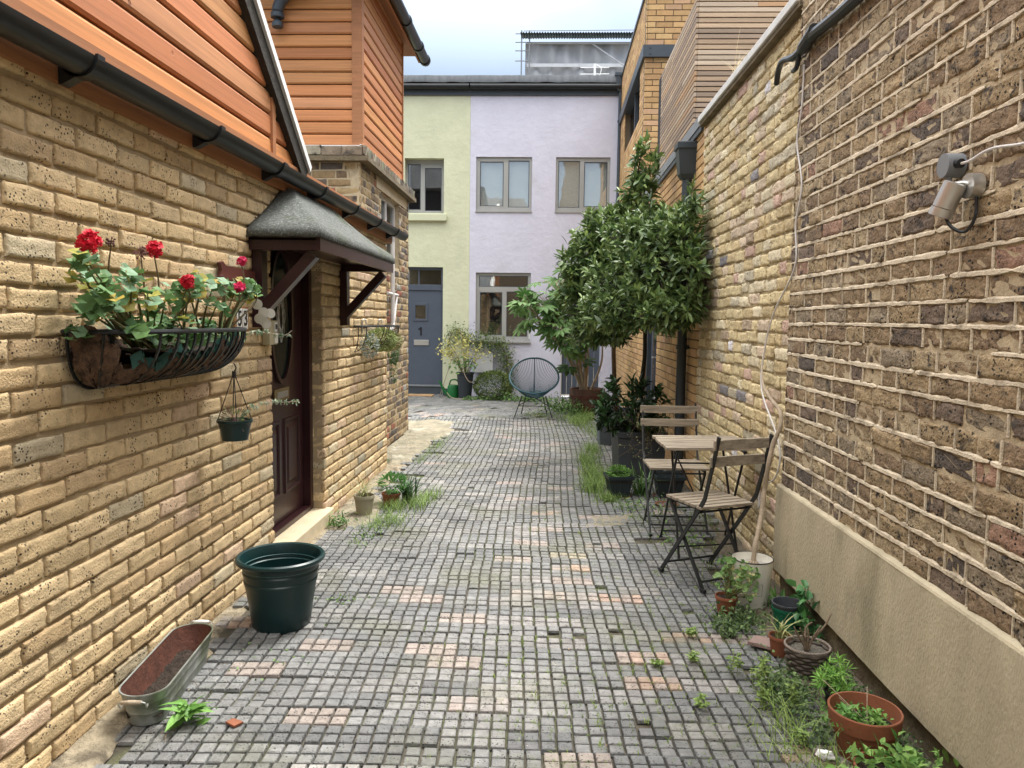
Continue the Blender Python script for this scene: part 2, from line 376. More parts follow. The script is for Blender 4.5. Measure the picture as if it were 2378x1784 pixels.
def rdir(n, upb=0.):
    d = rng.normal(0, 1, (n, 3)); d[:, 2] += upb; return d/np.linalg.norm(d, axis=1)[:, None]
def whorls(mb, cen, dirs, per, L, Wd, c1, c2, ang=.9, **k):
    """bunches of leaves round shoot tips"""
    n = len(cen); p = np.repeat(cen, per, 0); dd = np.repeat(dirs, per, 0)
    t = rng.uniform(-.9, .25, (n*per, 1))*L; r = rdir(n*per)
    d = dd*.62+r*ang; pos = p+dd*t
    tone = np.repeat(rng.uniform(.7, 1.3, (n, 1)), per, 0)
    leaves(mb, pos, d, L, Wd, lc(n*per, c1, c2)*tone, **k)
def blades(mb, pos, h, w, cols, lean=.5, seg=4):
    n = len(pos); pos = np.asarray(pos, float); h = (np.ones(n)*h)*rng.uniform(.5, 1.25, n)
    a = rng.uniform(0, 6.28, n); d = np.stack([np.cos(a), np.sin(a), np.zeros(n)], 1); s_ = np.stack([-np.sin(a), np.cos(a), np.zeros(n)], 1)
    le = lean*rng.uniform(.3, 1.5, n)
    V = np.zeros((n, seg*2+1, 3))
    for k in range(seg+1):
        t = k/seg; c = pos+d*(h*le*t*t)[:, None]+np.array((0, 0, 1))*(h*(t-.35*le*t*t))[:, None]
        if k == seg: V[:, seg*2] = c
        else:
            ww = w*(1-t*.7)
            V[:, 2*k] = c-s_*ww/2; V[:, 2*k+1] = c+s_*ww/2
    f = [(2*k, 2*k+1, 2*k+3, 2*k+2) for k in range(seg-1)]+[(2*seg-2, 2*seg-1, 2*seg)]
    base = np.arange(n)[:, None]*(seg*2+1); faces = []
    for q in f: faces += (base+np.array(q)).tolist()
    mb.add(V.reshape(-1, 3), faces, np.repeat(cols, seg*2+1, axis=0))
def blob(n, c, r, shell=.35, zmin=None):
    d = rdir(n); k = rng.uniform(shell, 1, (n, 1))**.6
    return np.array(c)+d*k*np.array(r), d
def smooth_path(pts, n=24):
    P = np.array(pts, float); t = np.linspace(0, len(P)-1, n); i = np.clip(t.astype(int), 0, len(P)-2); f = (t-i)[:, None]
    p0 = P[np.maximum(i-1, 0)]; p1 = P[i]; p2 = P[i+1]; p3 = P[np.minimum(i+2, len(P)-1)]
    return .5*((2*p1)+(-p0+p2)*f+(2*p0-5*p1+4*p2-p3)*f*f+(-p0+3*p1-3*p2+p3)*f**3)
LX = lambda y: -1.545+.016*y          # left house brick face
BX = lambda y: -1.68+.016*(y-7.1)     # weathered house side face
RX = lambda y: 1.30+.0145*(y-6.2)     # modern house face
DUL = nrm((.016, 1, 0)); DNL = nrm((1, -.016, 0)); DUR = nrm((.0145, 1, 0)); DNR = nrm((-1, .0145, 0))
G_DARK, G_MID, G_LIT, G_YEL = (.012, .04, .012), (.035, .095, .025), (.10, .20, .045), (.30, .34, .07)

#@@GROUND
# ------------------------------------------------------------ ground and paving
q = MB(); g = np.stack(np.meshgrid(np.linspace(-40, 40, 60), np.linspace(-30, 60, 60), indexing='ij')+[np.full((60, 60), -.035)], -1)
q.grid(g); kind(part(q, 'ground', m_ground), 'structure')
def gz(x, y): return .006*math.sin(x*2.1+y*.9)+.005*math.sin(y*1.7-x)-.004*math.cos(x*3+y*2.3)
q = MB(); xs = np.linspace(-3.2, 1.6, 60); ys = np.linspace(-1, 14.0, 160); A, B = np.meshgrid(xs, ys, indexing='ij')
Zg = np.vectorize(gz)(A, B)-.011+rng.normal(0, .0015, A.shape); q.grid(np.stack([A, B, Zg], -1)); kind(part(q, 'paving_joints', m_joint, smooth=True), 'structure')
PCOL = [(44, (.165, .168, .165)), (24, (.132, .135, .136)), (16, (.20, .198, .19)), (4, (.235, .227, .215)), (2, (.26, .225, .20)), (.4, (.33, .24, .18)), (.3, (.33, .29, .22))]
PWARM = [(16, (.17, .17, .168)), (10, (.22, .212, .205)), (5, (.30, .255, .23)), (1.1, (.35, .255, .205)), (.4, (.34, .30, .24))]
def xl(y):
    if y < 5: return LX(y)+.03
    if y < 7.1: return -1.31+.04*math.sin(y*7)
    if y < 9.7: return -1.31+.02*(y-7)+.05*math.sin(y*4)
    return -2.9
qp = MB()
CT = None
def paver(cx, cy, ang, lw=.2238, lh=.1118, c=None, dz=0, tx=0, ty=0, nx=4, ny=2, full=True):
    """one 8-panel stable paver: raised bevelled panels divided by grooves"""
    V = []; Fq = []; ca, sa = math.cos(ang), math.sin(ang); C = []
    cwd, chd = lw/nx, lh/ny
    def pt(u, v, z):
        X = cx+u*ca-v*sa; Y = cy+u*sa+v*ca; return (X, Y, gz(X, Y)+dz+z+tx*u+ty*v)
    for i in range(nx):
        for j in range(ny):
            if random.random() < .003: continue
            u0 = -lw/2+i*cwd; v0 = -lh/2+j*chd; zz = random.uniform(-.0008, .0008); n = len(V)
            worn = random.random()
            e1 = .0026+random.uniform(0, .0009); e2 = .0070+worn*.0022
            hgt = (.0085 if worn > .08 else .006)
            for (e, z) in ((e1, -.006), (e1+.0016, hgt-.0028), (e2, hgt)):
                for (su, sv) in ((0, 0), (1, 0), (1, 1), (0, 1)):
                    V.append(pt(u0+e+(cwd-2*e)*su+random.uniform(-.0008, .0008), v0+e+(chd-2*e)*sv+random.uniform(-.0008, .0008), z+zz))
            for r in (0, 4):
                Fq += [(n+r+k, n+r+(k+1) % 4, n+r+4+(k+1) % 4, n+r+4+k) for k in range(4)]
            Fq.append((n+8, n+9, n+10, n+11))
            kc = random.uniform(.88, 1.12); cc = [min(1, v*kc) for v in c]
            if c[0]-c[2] > .07 and random.random() < .55: t_ = random.uniform(.4, 1); cc = [v*(1-t_)+g_*t_ for v, g_ in zip(cc, (.24, .23, .22))]
            C += [cc]*12
    if V: qp.add(V, Fq, np.array(C))
y = .6; r = 0
while y < 10.75:
    ph = random.gauss(0, .003)
    sh = .035*math.sin(y*.9)
    x = math.ceil((xl(y)-sh)/.2255-.45)*.2255+(.1128 if r % 2 else 0)-.1128+ph
    if x+sh < xl(y)-.06: x += .2255
    while x+.1 < 1.27:
        warm = math.exp(-((x+.15+.1*math.sin(y))/.45)**2)*(.25+.45*math.sin(y*1.3+.5)**2)
        c = pick(PWARM if random.random() < warm else PCOL)
        edge_skip = (y > 5 and x < xl(y)+.1 and random.random() < .25) or (x > 1.0 and random.random() < .3) or random.random() < .001
        if not edge_skip:
            paver(x+.11+sh, y+.012*math.sin(x*2.2+y)+ph*0, rad(.9)+.012*math.sin(y*.7+x), c=c, dz=random.gauss(0, .0017)-(.006 if random.random() < .02 else 0), tx=random.gauss(0, .009), ty=random.gauss(0, .014),
                  nx=4 if x+.22 < 1.32 else 2)
        x += .2255
    y += .1135; r += 1
for i in range(-20, 40):
    for j in range(-20, 40):
        u = i*.2255+(.11 if j % 2 else 0); v = j*.1135; a = rad(68)
        X = -.6+u*math.cos(a)-v*math.sin(a); Y = 12.2+u*math.sin(a)+v*math.cos(a)
        if 10.82 < Y < 13.93 and -2.9 < X < 1.38 and random.random() > .02:
            paver(X, Y, a, c=pick(PWARM if (X < -.9 and Y < 11.6) else PCOL), dz=random.gauss(0, .0015), ty=random.gauss(0, .01))
kind(part(qp, 'paving', m_paver), 'structure')
def patch(name, pts, m, z=.004, amp=.008, n=26, lab=None):
    q = MB(); P = np.array(pts, float); cx, cy = P.mean(0); V = [(cx, cy, z+amp)]; Fq = []
    K = len(pts)*8; rings = 8
    for k in range(1, rings+1):
        for j in range(K):
            i = j//8; t = (j % 8)/8; p = P[i]*(1-t)+P[(i+1) % len(P)]*t
            w = 1+(.05*math.sin(j*1.7)+.03*math.sin(j*.6) if k >= rings-1 else 0)
            X = cx+(p[0]-cx)*k/rings*w; Y = cy+(p[1]-cy)*k/rings*w
            V.append((X, Y, gz(X, Y)+z+(random.uniform(-amp, amp)*.6+amp if k < rings else -amp*2)))
    Fq = [(0, 1+j, 1+(j+1) % K) for j in range(K)]
    for k in range(rings-1): Fq += [(1+k*K+j, 1+(k+1)*K+j, 1+(k+1)*K+(j+1) % K, 1+k*K+(j+1) % K) for j in range(K)]
    q.add(V, Fq); return kind(part(q, name, m, smooth=True), 'structure')
q = MB(); ys = np.linspace(-.5, 7.2, 150); xs = np.linspace(-.05, .12, 8)
P = np.array([[(LX(y)+u*(1 if y < 5 else 1.25)+(.015*math.sin(y*9)+.012*math.sin(y*23) if u > .08 else 0), y, .006+.004*math.sin(y*8+u*20)+random.uniform(-.003, .003)-(.02 if u > .11 else 0)+random.uniform(-.003,.003)) for u in xs] for y in ys])
q.grid(P); kind(part(q, 'concrete_strip', mat('dirty_strip', (.27, .23, .16), .95, var=.45, vs=16, bump=1, bs=45, bd=.02, c2=(.12, .10, .07), s2=7, t2=(.5, .62)), smooth=True), 'structure')
patch('concrete_patch', [(-1.42, 7.15), (-1.24, 7.2), (-1.22, 8.4), (-1.05, 9.3), (-1.15, 10.5), (-2.3, 10.6), (-2.2, 9.8), (-1.63, 9.6), (-1.66, 8)], m_conc, .006, .012)
patch('concrete_patch', [(-1.44, 4.95), (-1.23, 4.9), (-1.1, 5.1), (-1.17, 5.7), (-1.4, 6.2)], m_conc, .006, .007)
patch('mortar_smear', [(.33, 5.1), (.62, 5.15), (.7, 5.45), (.4, 5.4)], m_conc, .006, .002)
patch('dirt_strip', [(1.32, 1.2), (1.12, 1.25), (1.02, 2.4), (1.05, 3.4), (1.12, 4.4), (1.18, 5.2), (1.34, 5.3), (1.34, 3)], m_ground, .006, .012)

#@@LEFT
# ------------------------------------------------------------ left brick house (number 53)
LC = [(32, (.56, .42, .235)), (26, (.60, .455, .265)), (16, (.52, .375, .205)), (7, (.57, .415, .28)), (5, (.50, .42, .28)), (.8, (.36, .33, .25)), (5, (.48, .345, .195))]
H = thing('brick_house', 'yellow brick house with maroon door and timber gable on the left', 'house', (LX(3)-1, 3, 0))
y0 = -1.2; L = 7.07-y0; org = (LX(y0), y0, 0); dh = (4.13-y0, 5.07-y0, -.1, 2.0)
q = MB(); bricks(q, org, DUL, DNL, L, 2.14, LC, holes=[dh], rough=.0017, bev=.0062, nx=10, nz=9, jit=.0035, jl=.0025, jt=.0135, bh=.0615)
# brick reveal returns of the doorway, and end of wall
bricks(q, (LX(5.07)-.14, 5.07, 0), (1, 0, 0), (0, -1, 0), .145, 2.0, LC, rough=.002, bev=.006, nx=7, nz=7, jt=.0115, bh=.0635, bond='m', depth=.03)
bricks(q, (LX(7.07)-.25, 7.07, 0), (1, 0, 0), (0, 1, 0), .25, 2.14, LC, rough=.002, jt=.0115, bh=.0635)
part(q, 'wall', m_brickL, H, smooth=True)
q = MB(); wallplane(q, org, DUL, DNL, L, 2.14, holes=[dh], th=.28, back=.0115); part(q, 'mortar', m_mortL, H)
def lbox(name, o0, o1, ya, yb, za, zb, m, par=None, bev=0, X=LX, mb=None):   # box in wall coordinates: offset from wall face, along y, z
    q = mb or MB(); q.hexa([(X(ya)+o0, ya, za), (X(ya)+o1, ya, za), (X(yb)+o1, yb, za), (X(yb)+o0, yb, za),
                      (X(ya)+o0, ya, zb), (X(ya)+o1, ya, zb), (X(yb)+o1, yb, zb), (X(yb)+o0, yb, zb)])
    return part(q, name, m, par or H, bev=bev) if mb is None else None
lbox('fascia_board', -.03, .022, y0, 7.2, 2.125, 2.30, m_fascia)
lbox('fascia_board', .003, .024, 4.30, 4.33, 2.13, 2.29, m_fascia)
# gutter (half round, open above)
q = MB(); prof = []
for k in range(13):
    a = math.pi+math.pi*k/12; prof.append((.056*math.cos(a), .056*math.sin(a)))
prof += [(.050*math.cos(a), .052*math.sin(a)) for a in np.linspace(2*math.pi, math.pi, 13)]
q.loft([[(LX(yy)+.085+px, yy, 2.2+.006*(yy-2)+pz) for px, pz in prof] for yy in np.linspace(y0, 7.42, 12)])
gut = part(q, 'gutter', m_black, H, smooth='auto')
q = MB(); q.loft([[(LX(yy)+.085+px*.98, yy, 2.232+pz*.98) for px, pz in prof[:13]] for yy in (7.405, 7.425)]); part(q, 'end_cap', m_black, gut)
for yb in (1.55, 2.35, 3.22, 3.98, 4.72, 5.5, 6.25, 6.95):
    q = MB(); rr = [(LX(yb)+.085+.064*math.cos(a), .064*math.sin(a)) for a in np.linspace(math.pi*.98, 2.03*math.pi, 14)]
    ri = [(LX(yb)+.085+.055*math.cos(a), .055*math.sin(a)) for a in np.linspace(2.03*math.pi, math.pi*.98, 14)]
    zc = 2.2+.006*(yb-2)
    q.loft([[(x, yy, zc+z) for x, z in rr+ri] for yy in (yb-.02, yb+.02)])
    q.poly([(LX(yb)+.022, yb-.02, zc+.02), (LX(yb)+.022, yb-.02, zc-.085), (LX(yb)+.034, yb-.02, zc-.085), (LX(yb)+.085, yb-.02, zc-.058), (LX(yb)+.04, yb-.02, zc-.02)], (0, .04, 0))
    part(q, 'gutter_bracket', m_black, gut)
for yb in (1.62, 3.99):
    q = MB(); q.loft([[(LX(yy)+.085+px*1.14, yy, 2.2+.006*(yy-2)+pz*1.14) for px, pz in prof] for yy in (yb-.035, yb+.035)]); part(q, 'union_joint', m_black, gut, smooth='auto')
# timber gable
CC = [(3, (.46, .195, .07)), (3, (.49, .215, .08)), (2, (.42, .17, .06)), (1, (.50, .24, .10))]
yv = lambda z: 4.655-(z-2.36)*1.22
def boards(mb, org, du, dn, L0, L1, z0, n, h=.112, gap=.009):
    """shiplap boards; L0(z), L1(z) give start and end along du"""
    for i in range(n):
        za = z0+i*h; zb = za+h-gap; c = pick(CC)
        a0, a1, b0, b1 = L0(za), L1(za), L0(zb), L1(zb)
        if a1-a0 < .02: continue
        f = lambda u, z, o: np.array(org, float)+np.array(du)*u+np.array((0, 0, z))+np.array(dn)*o
        cuts = [0]+([random.uniform(.3, .7)] if a1-a0 > 2.5 and random.random() < .7 else [])+[1]
        for s, e in zip(cuts, cuts[1:]):
            cc = [v*random.uniform(.93, 1.07) for v in c]
            u = lambda z, t, A, B: A+(B-A)*t
            for (zz0, zz1, o0, o1) in ((za, za+.012, .013, .021), (za+.012, zb-.014, .021, .019), (zb-.014, zb, .019, .008)):
                s0 = L0(zz0)+(L1(zz0)-L0(zz0))*s; e0 = L0(zz0)+(L1(zz0)-L0(zz0))*e-.0015; s1 = L0(zz1)+(L1(zz1)-L0(zz1))*s; e1 = L0(zz1)+(L1(zz1)-L0(zz1))*e-.0015
                mb.hexa([f(s0, zz0, -.005), f(e0, zz0, -.005), f(e0, zz0, o0), f(s0, zz0, o0), f(s1, zz1, -.005), f(e1, zz1, -.005), f(e1, zz1, o1), f(s1, zz1, o1)], cc)
q = MB(); oy = y0
boards(q, (LX(oy)-.02, oy, 0), DUL, DNL, lambda z: 0, lambda z: yv(z)-.05-oy, 2.27, 24, h=.125)
part(q, 'cladding', m_clad, H)
q = MB()
q.poly([(LX(yy)-.03, yy, zz) for yy, zz in ((y0, 2.25), (4.7, 2.25), (4.62, 2.36), (.7, 5.6), (y0, 5.6))], (-3, 0, 0)); part(q, 'gable', m_dark, H)
q = MB(); a = np.array((LX(4.66)-.01, 4.70, 2.33)); b = np.array((LX(1.)-.01, .7+.05, 2.33+(4.70-.75)/1.22)); n = nrm((0, 1, 1.22)); 
for (name, m, o0, o1, t0, t1) in (('bargeboard', m_barkD, -.02, .045, -.13, .0), ('verge_flashing', m_white, -.03, .062, .0, .014)):
    q = MB(); X0 = np.array((1., 0, 0))
    q.hexa([a+X0*o0+n*t0, a+X0*o1+n*t0, b+X0*o1+n*t0, b+X0*o0+n*t0, a+X0*o0+n*t1, a+X0*o1+n*t1, b+X0*o1+n*t1, b+X0*o0+n*t1]); part(q, name, m, H)
q = MB(); q.hexa([a+X0*.045+n*-.03, a+X0*.062+n*-.03, b+X0*.062+n*-.03, b+X0*.045+n*-.03, a+X0*.045, a+X0*.062, b+X0*.062, b+X0*.045]); part(q, 'verge_flashing', m_white, H)
q = MB(); q.hexa([a-X0*3+n*-.1, a-X0*.02+n*-.1, b-X0*.02+n*-.1, b-X0*3+n*-.1, a-X0*3, a-X0*.02, b-X0*.02, b-X0*3]); part(q, 'roof', m_lead, H)
for (ya, zt) in ((1.83, 5), (4.16, 2.86)):
    lbox('corner_trim', -.02, .012+.0, ya, ya+.045, 2.27, zt, m_fascia)
# door set in its recess
D = MB(); yA, yB, zb, zt = 4.13, 5.07, .11, 2.0
lbox('door_frame', -.18, -.085, yA, yA+.05, zb, zt, m_maroon)
lbox('door_frame', -.18, -.075, yB-.06, yB, zb, zt, m_maroon)
lbox('door_frame', -.18, -.085, yA+.05, yB-.06, zt-.06, zt, m_maroon)
lbox('door_threshold', -.2, -.075, yA+.05, yB-.06, .10, .135, m_maroon, bev=.004)
q = MB(); lbox('', -.165, -.125, yA+.055, yB-.065, .14, zt-.065, None, mb=q); door = part(q, 'door', m_maroon, H)
dm = (yA+yB)/2
def oval(cy, cz, ry, rz, n=36): return [(cy+ry*math.cos(t), cz+rz*math.sin(t)) for t in np.linspace(0, 2*math.pi, n, endpoint=False)]
q = MB(); o1 = oval(dm, 1.42, .2, .42); o2 = oval(dm, 1.42, .17, .39); 
q.loft([[(LX(y)-.125, y, z) for y, z in o1], [(LX(y)-.105, y, z) for y, z in o1], [(LX(y)-.105, y, z) for y, z in o2], [(LX(y)-.123, y, z) for y, z in o2]], cap0=False, cap1=False)
part(q, 'oval_moulding', m_maroon, door, smooth='auto')
q = MB(); q.poly([(LX(y)-.123, y, z) for y, z in o2], (.003, 0, 0)); part(q, 'glass', m_doorglass, door)
q = MB()
for k in range(4):
    rz_ = k*math.pi/4; q.tube([(LX(dm)-.117, dm+.07*math.cos(t)*math.cos(rz_)-.03*math.sin(t)*math.sin(rz_), 1.42+.16*math.cos(t)*math.sin(rz_)*1.0+.08*math.sin(t)*math.cos(rz_)) for t in np.linspace(0, 6.283, 22)], .0035, 5)
part(q, 'lead_pattern', m_steel, door)
for (pa, pb, z0_, z1_) in ((yA+.13, dm-.04, .3, .78), (dm+.04, yB-.14, .3, .78), (yA+.13, dm-.04, 1.82, 1.9), (dm+.04, yB-.14, 1.82, 1.9)):
    q = MB(); fr = lambda e, o: [(LX(y)+o, y, z) for y, z in ((pa+e, z0_+e), (pb-e, z0_+e), (pb-e, z1_-e), (pa+e, z1_-e))]
    q.loft([fr(0, -.125), fr(.004, -.113), fr(.02, -.113), fr(.026, -.124)], cap0=False, cap1=False); q.loft([fr(.05, -.126), fr(.07, -.115)])
    part(q, 'panel', m_maroon, door)
lp = pbox('letterbox', (LX(dm)-.125, dm-.13, .9), (LX(dm)-.113, dm+.13, .975), m_brass, door, .003)
pbox('flap', (LX(dm)-.113, dm-.095, .918), (LX(dm)-.108, dm+.095, .957), m_brick if False else m_steel, lp, .002)
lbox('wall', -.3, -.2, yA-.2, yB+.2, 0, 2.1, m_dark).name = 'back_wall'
lbox('doorstep', -.19, .055, 4.2, 5.12, 0, .10, m_step, bev=.008)
# canopy
cA, cB = 3.83, 5.58; pr = .35
def cp(o, y, z): return (LX(y)+o, y, z)
q = MB(); nU = 14
def roofpt(o, y, z, k=1): return (LX(y)+o, y, z)
ev = [(0, cA-.03), (pr+.03, cA-.03), (pr+.03, cB+.03), (0, cB+.03)]; zE = 1.855; pk = [(0, 4.33), (.05, 4.35), (.05, 5.12), (0, 5.14)]; zP = 2.15
rings = []
for t, bz in ((-.22, 0), (0, 0), (.1, .01), (.35, .0), (.6, -.005), (.8, -.003), (.95, 0), (1, 0)):
    rg = []
    for i in range(3):
        for s_ in np.linspace(0, 1, 10, endpoint=(i == 2)):
            e = np.array(ev[i])*(1-s_)+np.array(ev[i+1])*s_; p = np.array(pk[i])*(1-s_)+np.array(pk[i+1])*s_
            tt = max(t, 0); o, y = e*(1-tt)+p*tt; zz = zE+(zP-zE)*tt+bz+(.16*t if t < 0 else 0)
            rg.append((LX(y)+o+random.uniform(-.002, .002), y, zz+random.uniform(-.003, .003)-(.008*math.sin(math.pi*tt))))
    rings.append(rg)
K = len(rings[0]); V = [p for r_ in rings for p in r_]
Fq = [(i*K+j, i*K+j+1, (i+1)*K+j+1, (i+1)*K+j) for i in range(len(rings)-1) for j in range(K-1)]
q.add(V, Fq); can = thing  # roof is a part of the canopy
cano = part(q, 'canopy_roof', m_felt, H, smooth=True)
sm = cano.modifiers.new('thick', 'SOLIDIFY'); sm.thickness = .014; sm.offset = -1
lbox('canopy_ceiling', 0, pr, cA, cB, 1.805, 1.815, m_maroon)
for a, b in (((0, cA, cA+.05), 1), ((0, cB-.05, cB), 1)):
    lbox('canopy_beam', a[0], pr, a[1], a[2], 1.755, 1.835, m_maroon)
lbox('canopy_beam', pr, pr+.022, cA-.01, cB+.01, 1.752, 1.838, m_maroon)
for yy in (cA+.03, cB-.10):
    lbox('canopy_post', .002, .055, yy, yy+.075, 1.36, 1.755, m_maroon)
    q = MB(); q.bar((LX(yy)+.03, yy+.037, 1.43), (LX(yy)+pr-.035, yy+.037, 1.74), .07, .055, up=(-.6, 0, .8)); part(q, 'canopy_brace', m_maroon, H)

# ------------------------------------------------------------ weathered brick house behind it, with timber upper storey
OC = [(22, (.27, .19, .10)), (18, (.34, .25, .13)), (16, (.20, .14, .085)), (12, (.13, .10, .075)), (8, (.10, .085, .075)), (6, (.26, .10, .06)), (10, (.37, .29, .17)), (4, (.30, .29, .26))]
B = thing('timber_topped_house', 'weathered brown brick house under orange timber boards left of the green house', 'house', (BX(7.1)-1, 8, 0))
q = MB(); hw = [(.85, 1.8, 2.0, 2.74)]
bricks(q, (BX(7.1), 7.1, 0), DUL, DNL, 2.36, 2.86, OC, holes=hw, bond='f', rough=.002, nx=7, nz=6, v0=.0, jt=.011)
bricks(q, (-3.6, 7.1, 1.5), (1, 0, 0), (0, -1, 0), 3.6+BX(7.1), 1.36, OC, bond='f', rough=.002, nx=7, nz=6, jt=.011)
bricks(q, (BX(7.1), 7.1, 0), (0, -1, 0), (1, 0, 0), .001, .01, OC)
bricks(q, (BX(9.46), 9.46, 0), (-1, 0, 0), (0, 1, 0), .8, 2.86, OC, bond='f', jt=.011)
q2 = MB(); wallplane(q2, (BX(7.1), 7.1, 0), DUL, DNL, 2.35, 2.86, holes=hw, th=.25, back=.004)
wallplane(q2, (-3.6, 7.1, 1.5), (1, 0, 0), (0, -1, 0), 3.6+BX(7.1)-.01, 1.36, th=.25, back=.004)
part(q, 'wall', m_brickB, B, smooth=True); part(q2, 'mortar', m_mortB, B)
def bbox(name, o0, o1, ya, yb, za, zb, m, par=None, bev=0): return lbox(name, o0, o1, ya, yb, za, zb, m, par or B, bev, X=BX)
q = MB()   # brick-on-edge cornice
OCd = [(3, (.16, .13, .10)), (3, (.22, .17, .12)), (2, (.11, .095, .08)), (2, (.15, .16, .10)), (1, (.3, .27, .2))]
bricks(q, (BX(7.04)+.07, 7.04, 2.915), DUL, DNL, 2.46, .085, OCd, bw=.10, bh=.083, jt=.006, rough=.004, bev=.008)
bricks(q, (-3.6, 7.04, 2.915), (1, 0, 0), (0, -1, 0), 3.6+BX(7.04)+.07, .085, OCd, bw=.19, bh=.083, jt=.006, rough=.004, bev=.008)
q.box((-3.6, 7.05, 2.9), (BX(8)+.05, 9.48, 2.99), (.2, .17, .13)); q.hexa([(BX(7.05)+.0, 7.05, 2.9), (BX(7.05)+.062, 7.05, 2.9), (BX(9.48)+.062, 9.48, 2.9), (BX(9.48), 9.48, 2.9), (BX(7.05), 7.05, 2.99), (BX(7.05)+.062, 7.05, 2.99), (BX(9.48)+.062, 9.48, 2.99), (BX(9.48), 9.48, 2.99)], (.2, .17, .13))
part(q, 'cornice', m_brickB, B, smooth='auto')
q = MB(); q.box((-3.6, 7.02, 2.862), (BX(7.1)+.09, 7.12, 2.905)); q.hexa([(BX(7.12)-.05, 7.121, 2.862), (BX(7.12)+.09, 7.121, 2.862), (BX(9.5)+.09, 9.5, 2.862), (BX(9.5)-.05, 9.5, 2.862), (BX(7.12)-.05, 7.121, 2.905), (BX(7.12)+.09, 7.121, 2.905), (BX(9.5)+.09, 9.5, 2.905), (BX(9.5)-.05, 9.5, 2.905)])
part(q, 'cornice_tiles', m_soilwall, B)
# boards
q = MB(); boards(q, (BX(7.12)-.005, 7.12, 0), DUL, DNL, lambda z: .03, lambda z: 1.88, 3.01, 15, h=.112); part(q, 'side_cladding', m_clad, B)
q = MB(); boards(q, (-3.6, 7.12, 0), (1, 0, 0), (0, -1, 0), lambda z: 0, lambda z: 3.6+BX(7.12)-.07, 3.01, 15, h=.112); part(q, 'front_cladding', m_cladF, B)
q = MB(); q.hexa([(-3.6, 7.125, 2.95), (BX(7.12)-.006, 7.125, 2.95), (BX(9.0)-.006, 8.98, 2.95), (-3.6, 8.98, 2.95), (-3.6, 7.125, 4.7), (BX(7.12)-.006, 7.125, 4.7), (BX(9.0)-.006, 8.98, 4.7), (-3.6, 8.98, 4.7)]); part(q, 'timber_frame', m_dark, B)
q = MB(); q.box((BX(7.12)-.075, 7.085, 3.0), (BX(7.12)+.022, 7.12, 4.7)); q.box((BX(7.12)+.0, 7.12, 3.0), (BX(7.12)+.022, 7.155, 4.7)); part(q, 'corner_trim', m_fascia, B)
q = MB(); q.box((BX(9)+.0, 8.97, 3.0), (BX(9)+.026, 9.01, 4.7)); part(q, 'corner_trim', m_fascia, B)
q = MB(); q.box((-3.6, 7.06, 2.999), (BX(7.1)+.05, 7.12, 3.008)); q.hexa([(BX(7.1), 7.06, 2.999), (BX(7.1)+.055, 7.06, 3.0), (BX(9.3)+.055, 9.3, 3.0), (BX(9.3)-.02, 9.3, 3.0), (BX(7.1), 7.06, 3.02), (BX(7.1)+.03, 7.06, 3.009), (BX(9.3)+.03, 9.3, 3.009), (BX(9.3)-.02, 9.3, 3.02)]); part(q, 'flashing', m_white, B)
bbox('soffit', -.1, .13, 6.6, 9.42, 4.60, 4.63, m_fascia); bbox('soffit_board', .13, .15, 6.6, 9.42, 4.52, 4.66, m_fascia)
q = MB(); q.poly([(-3.6, 6.6, 4.66), (BX(8)+.14, 6.6, 4.66), (-3.2, 6.6, 6.4)], (0, 2.82, 0)); part(q, 'roof', m_lead, B)
q = MB(); q.tube([(BX(6.6)+.2, 6.6, 4.57), (BX(9.5)+.2, 9.52, 4.57)], .058, 16); g2 = part(q, 'gutter', m_black, B, smooth='auto')
for yb in (8.25, 9.0, 9.46):
    q = MB(); q.tube([(BX(yb)+.2, yb-.025, 4.57), (BX(yb)+.2, yb+.025, 4.57)], .068, 16); part(q, 'union_joint', m_black, g2, smooth='auto')
bbox('lintel', -.05, .006, 7.72, 9.3, 2.745, 2.86, m_step)
wf = bbox('window', -.10, -.075, 7.97, 8.88, 2.02, 2.73, m_glassD)
for (ya, yb, za, zb_) in ((7.95, 7.99, 2.0, 2.74), (8.86, 8.9, 2.0, 2.74), (8.40, 8.45, 2.04, 2.7), (7.99, 8.86, 2.7, 2.74), (7.99, 8.86, 2.0, 2.04)):
    q = MB(); lbox('', -.11, -.055, ya, yb, za, zb_, None, mb=q, X=BX); part(q, 'frame', m_pipeW, wf)
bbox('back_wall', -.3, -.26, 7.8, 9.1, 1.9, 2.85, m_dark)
q = MB(); q.tube([(BX(8.3)+.045, 8.3, 2.25), (BX(8.3)+.045, 8.3, 1.30)], .022, 10); q.tube([(BX(8.3)+.045, 8.3, 1.34), (BX(8.3)+.01, 8.15, 1.22)], .022, 10)
q.tube([(BX(8.3)+.03, 8.1, 1.69), (BX(8.3)+.05, 8.55, 1.68)], .018, 8); q.tube([(BX(8.3)+.05, 8.52, 1.68), (BX(8.3)+.06, 8.25, 1.30)], .012, 8)
part(q, 'waste_pipe', m_pipeW, B, smooth='auto')
q = MB(); q.tube(smooth_path([(-2.42, 7.03, 4.05), (-2.42, 7.03, 4.2), (-2.36, 7.02, 4.3), (-2.2, 6.95, 4.38), (-2.0, 6.9, 4.5)], 14), .05, 12)
q.tube([(-2.42, 7.03, 4.13), (-2.42, 7.03, 4.17)], .06, 12); part(q, 'soil_pipe', m_dgrey, B, smooth='auto')

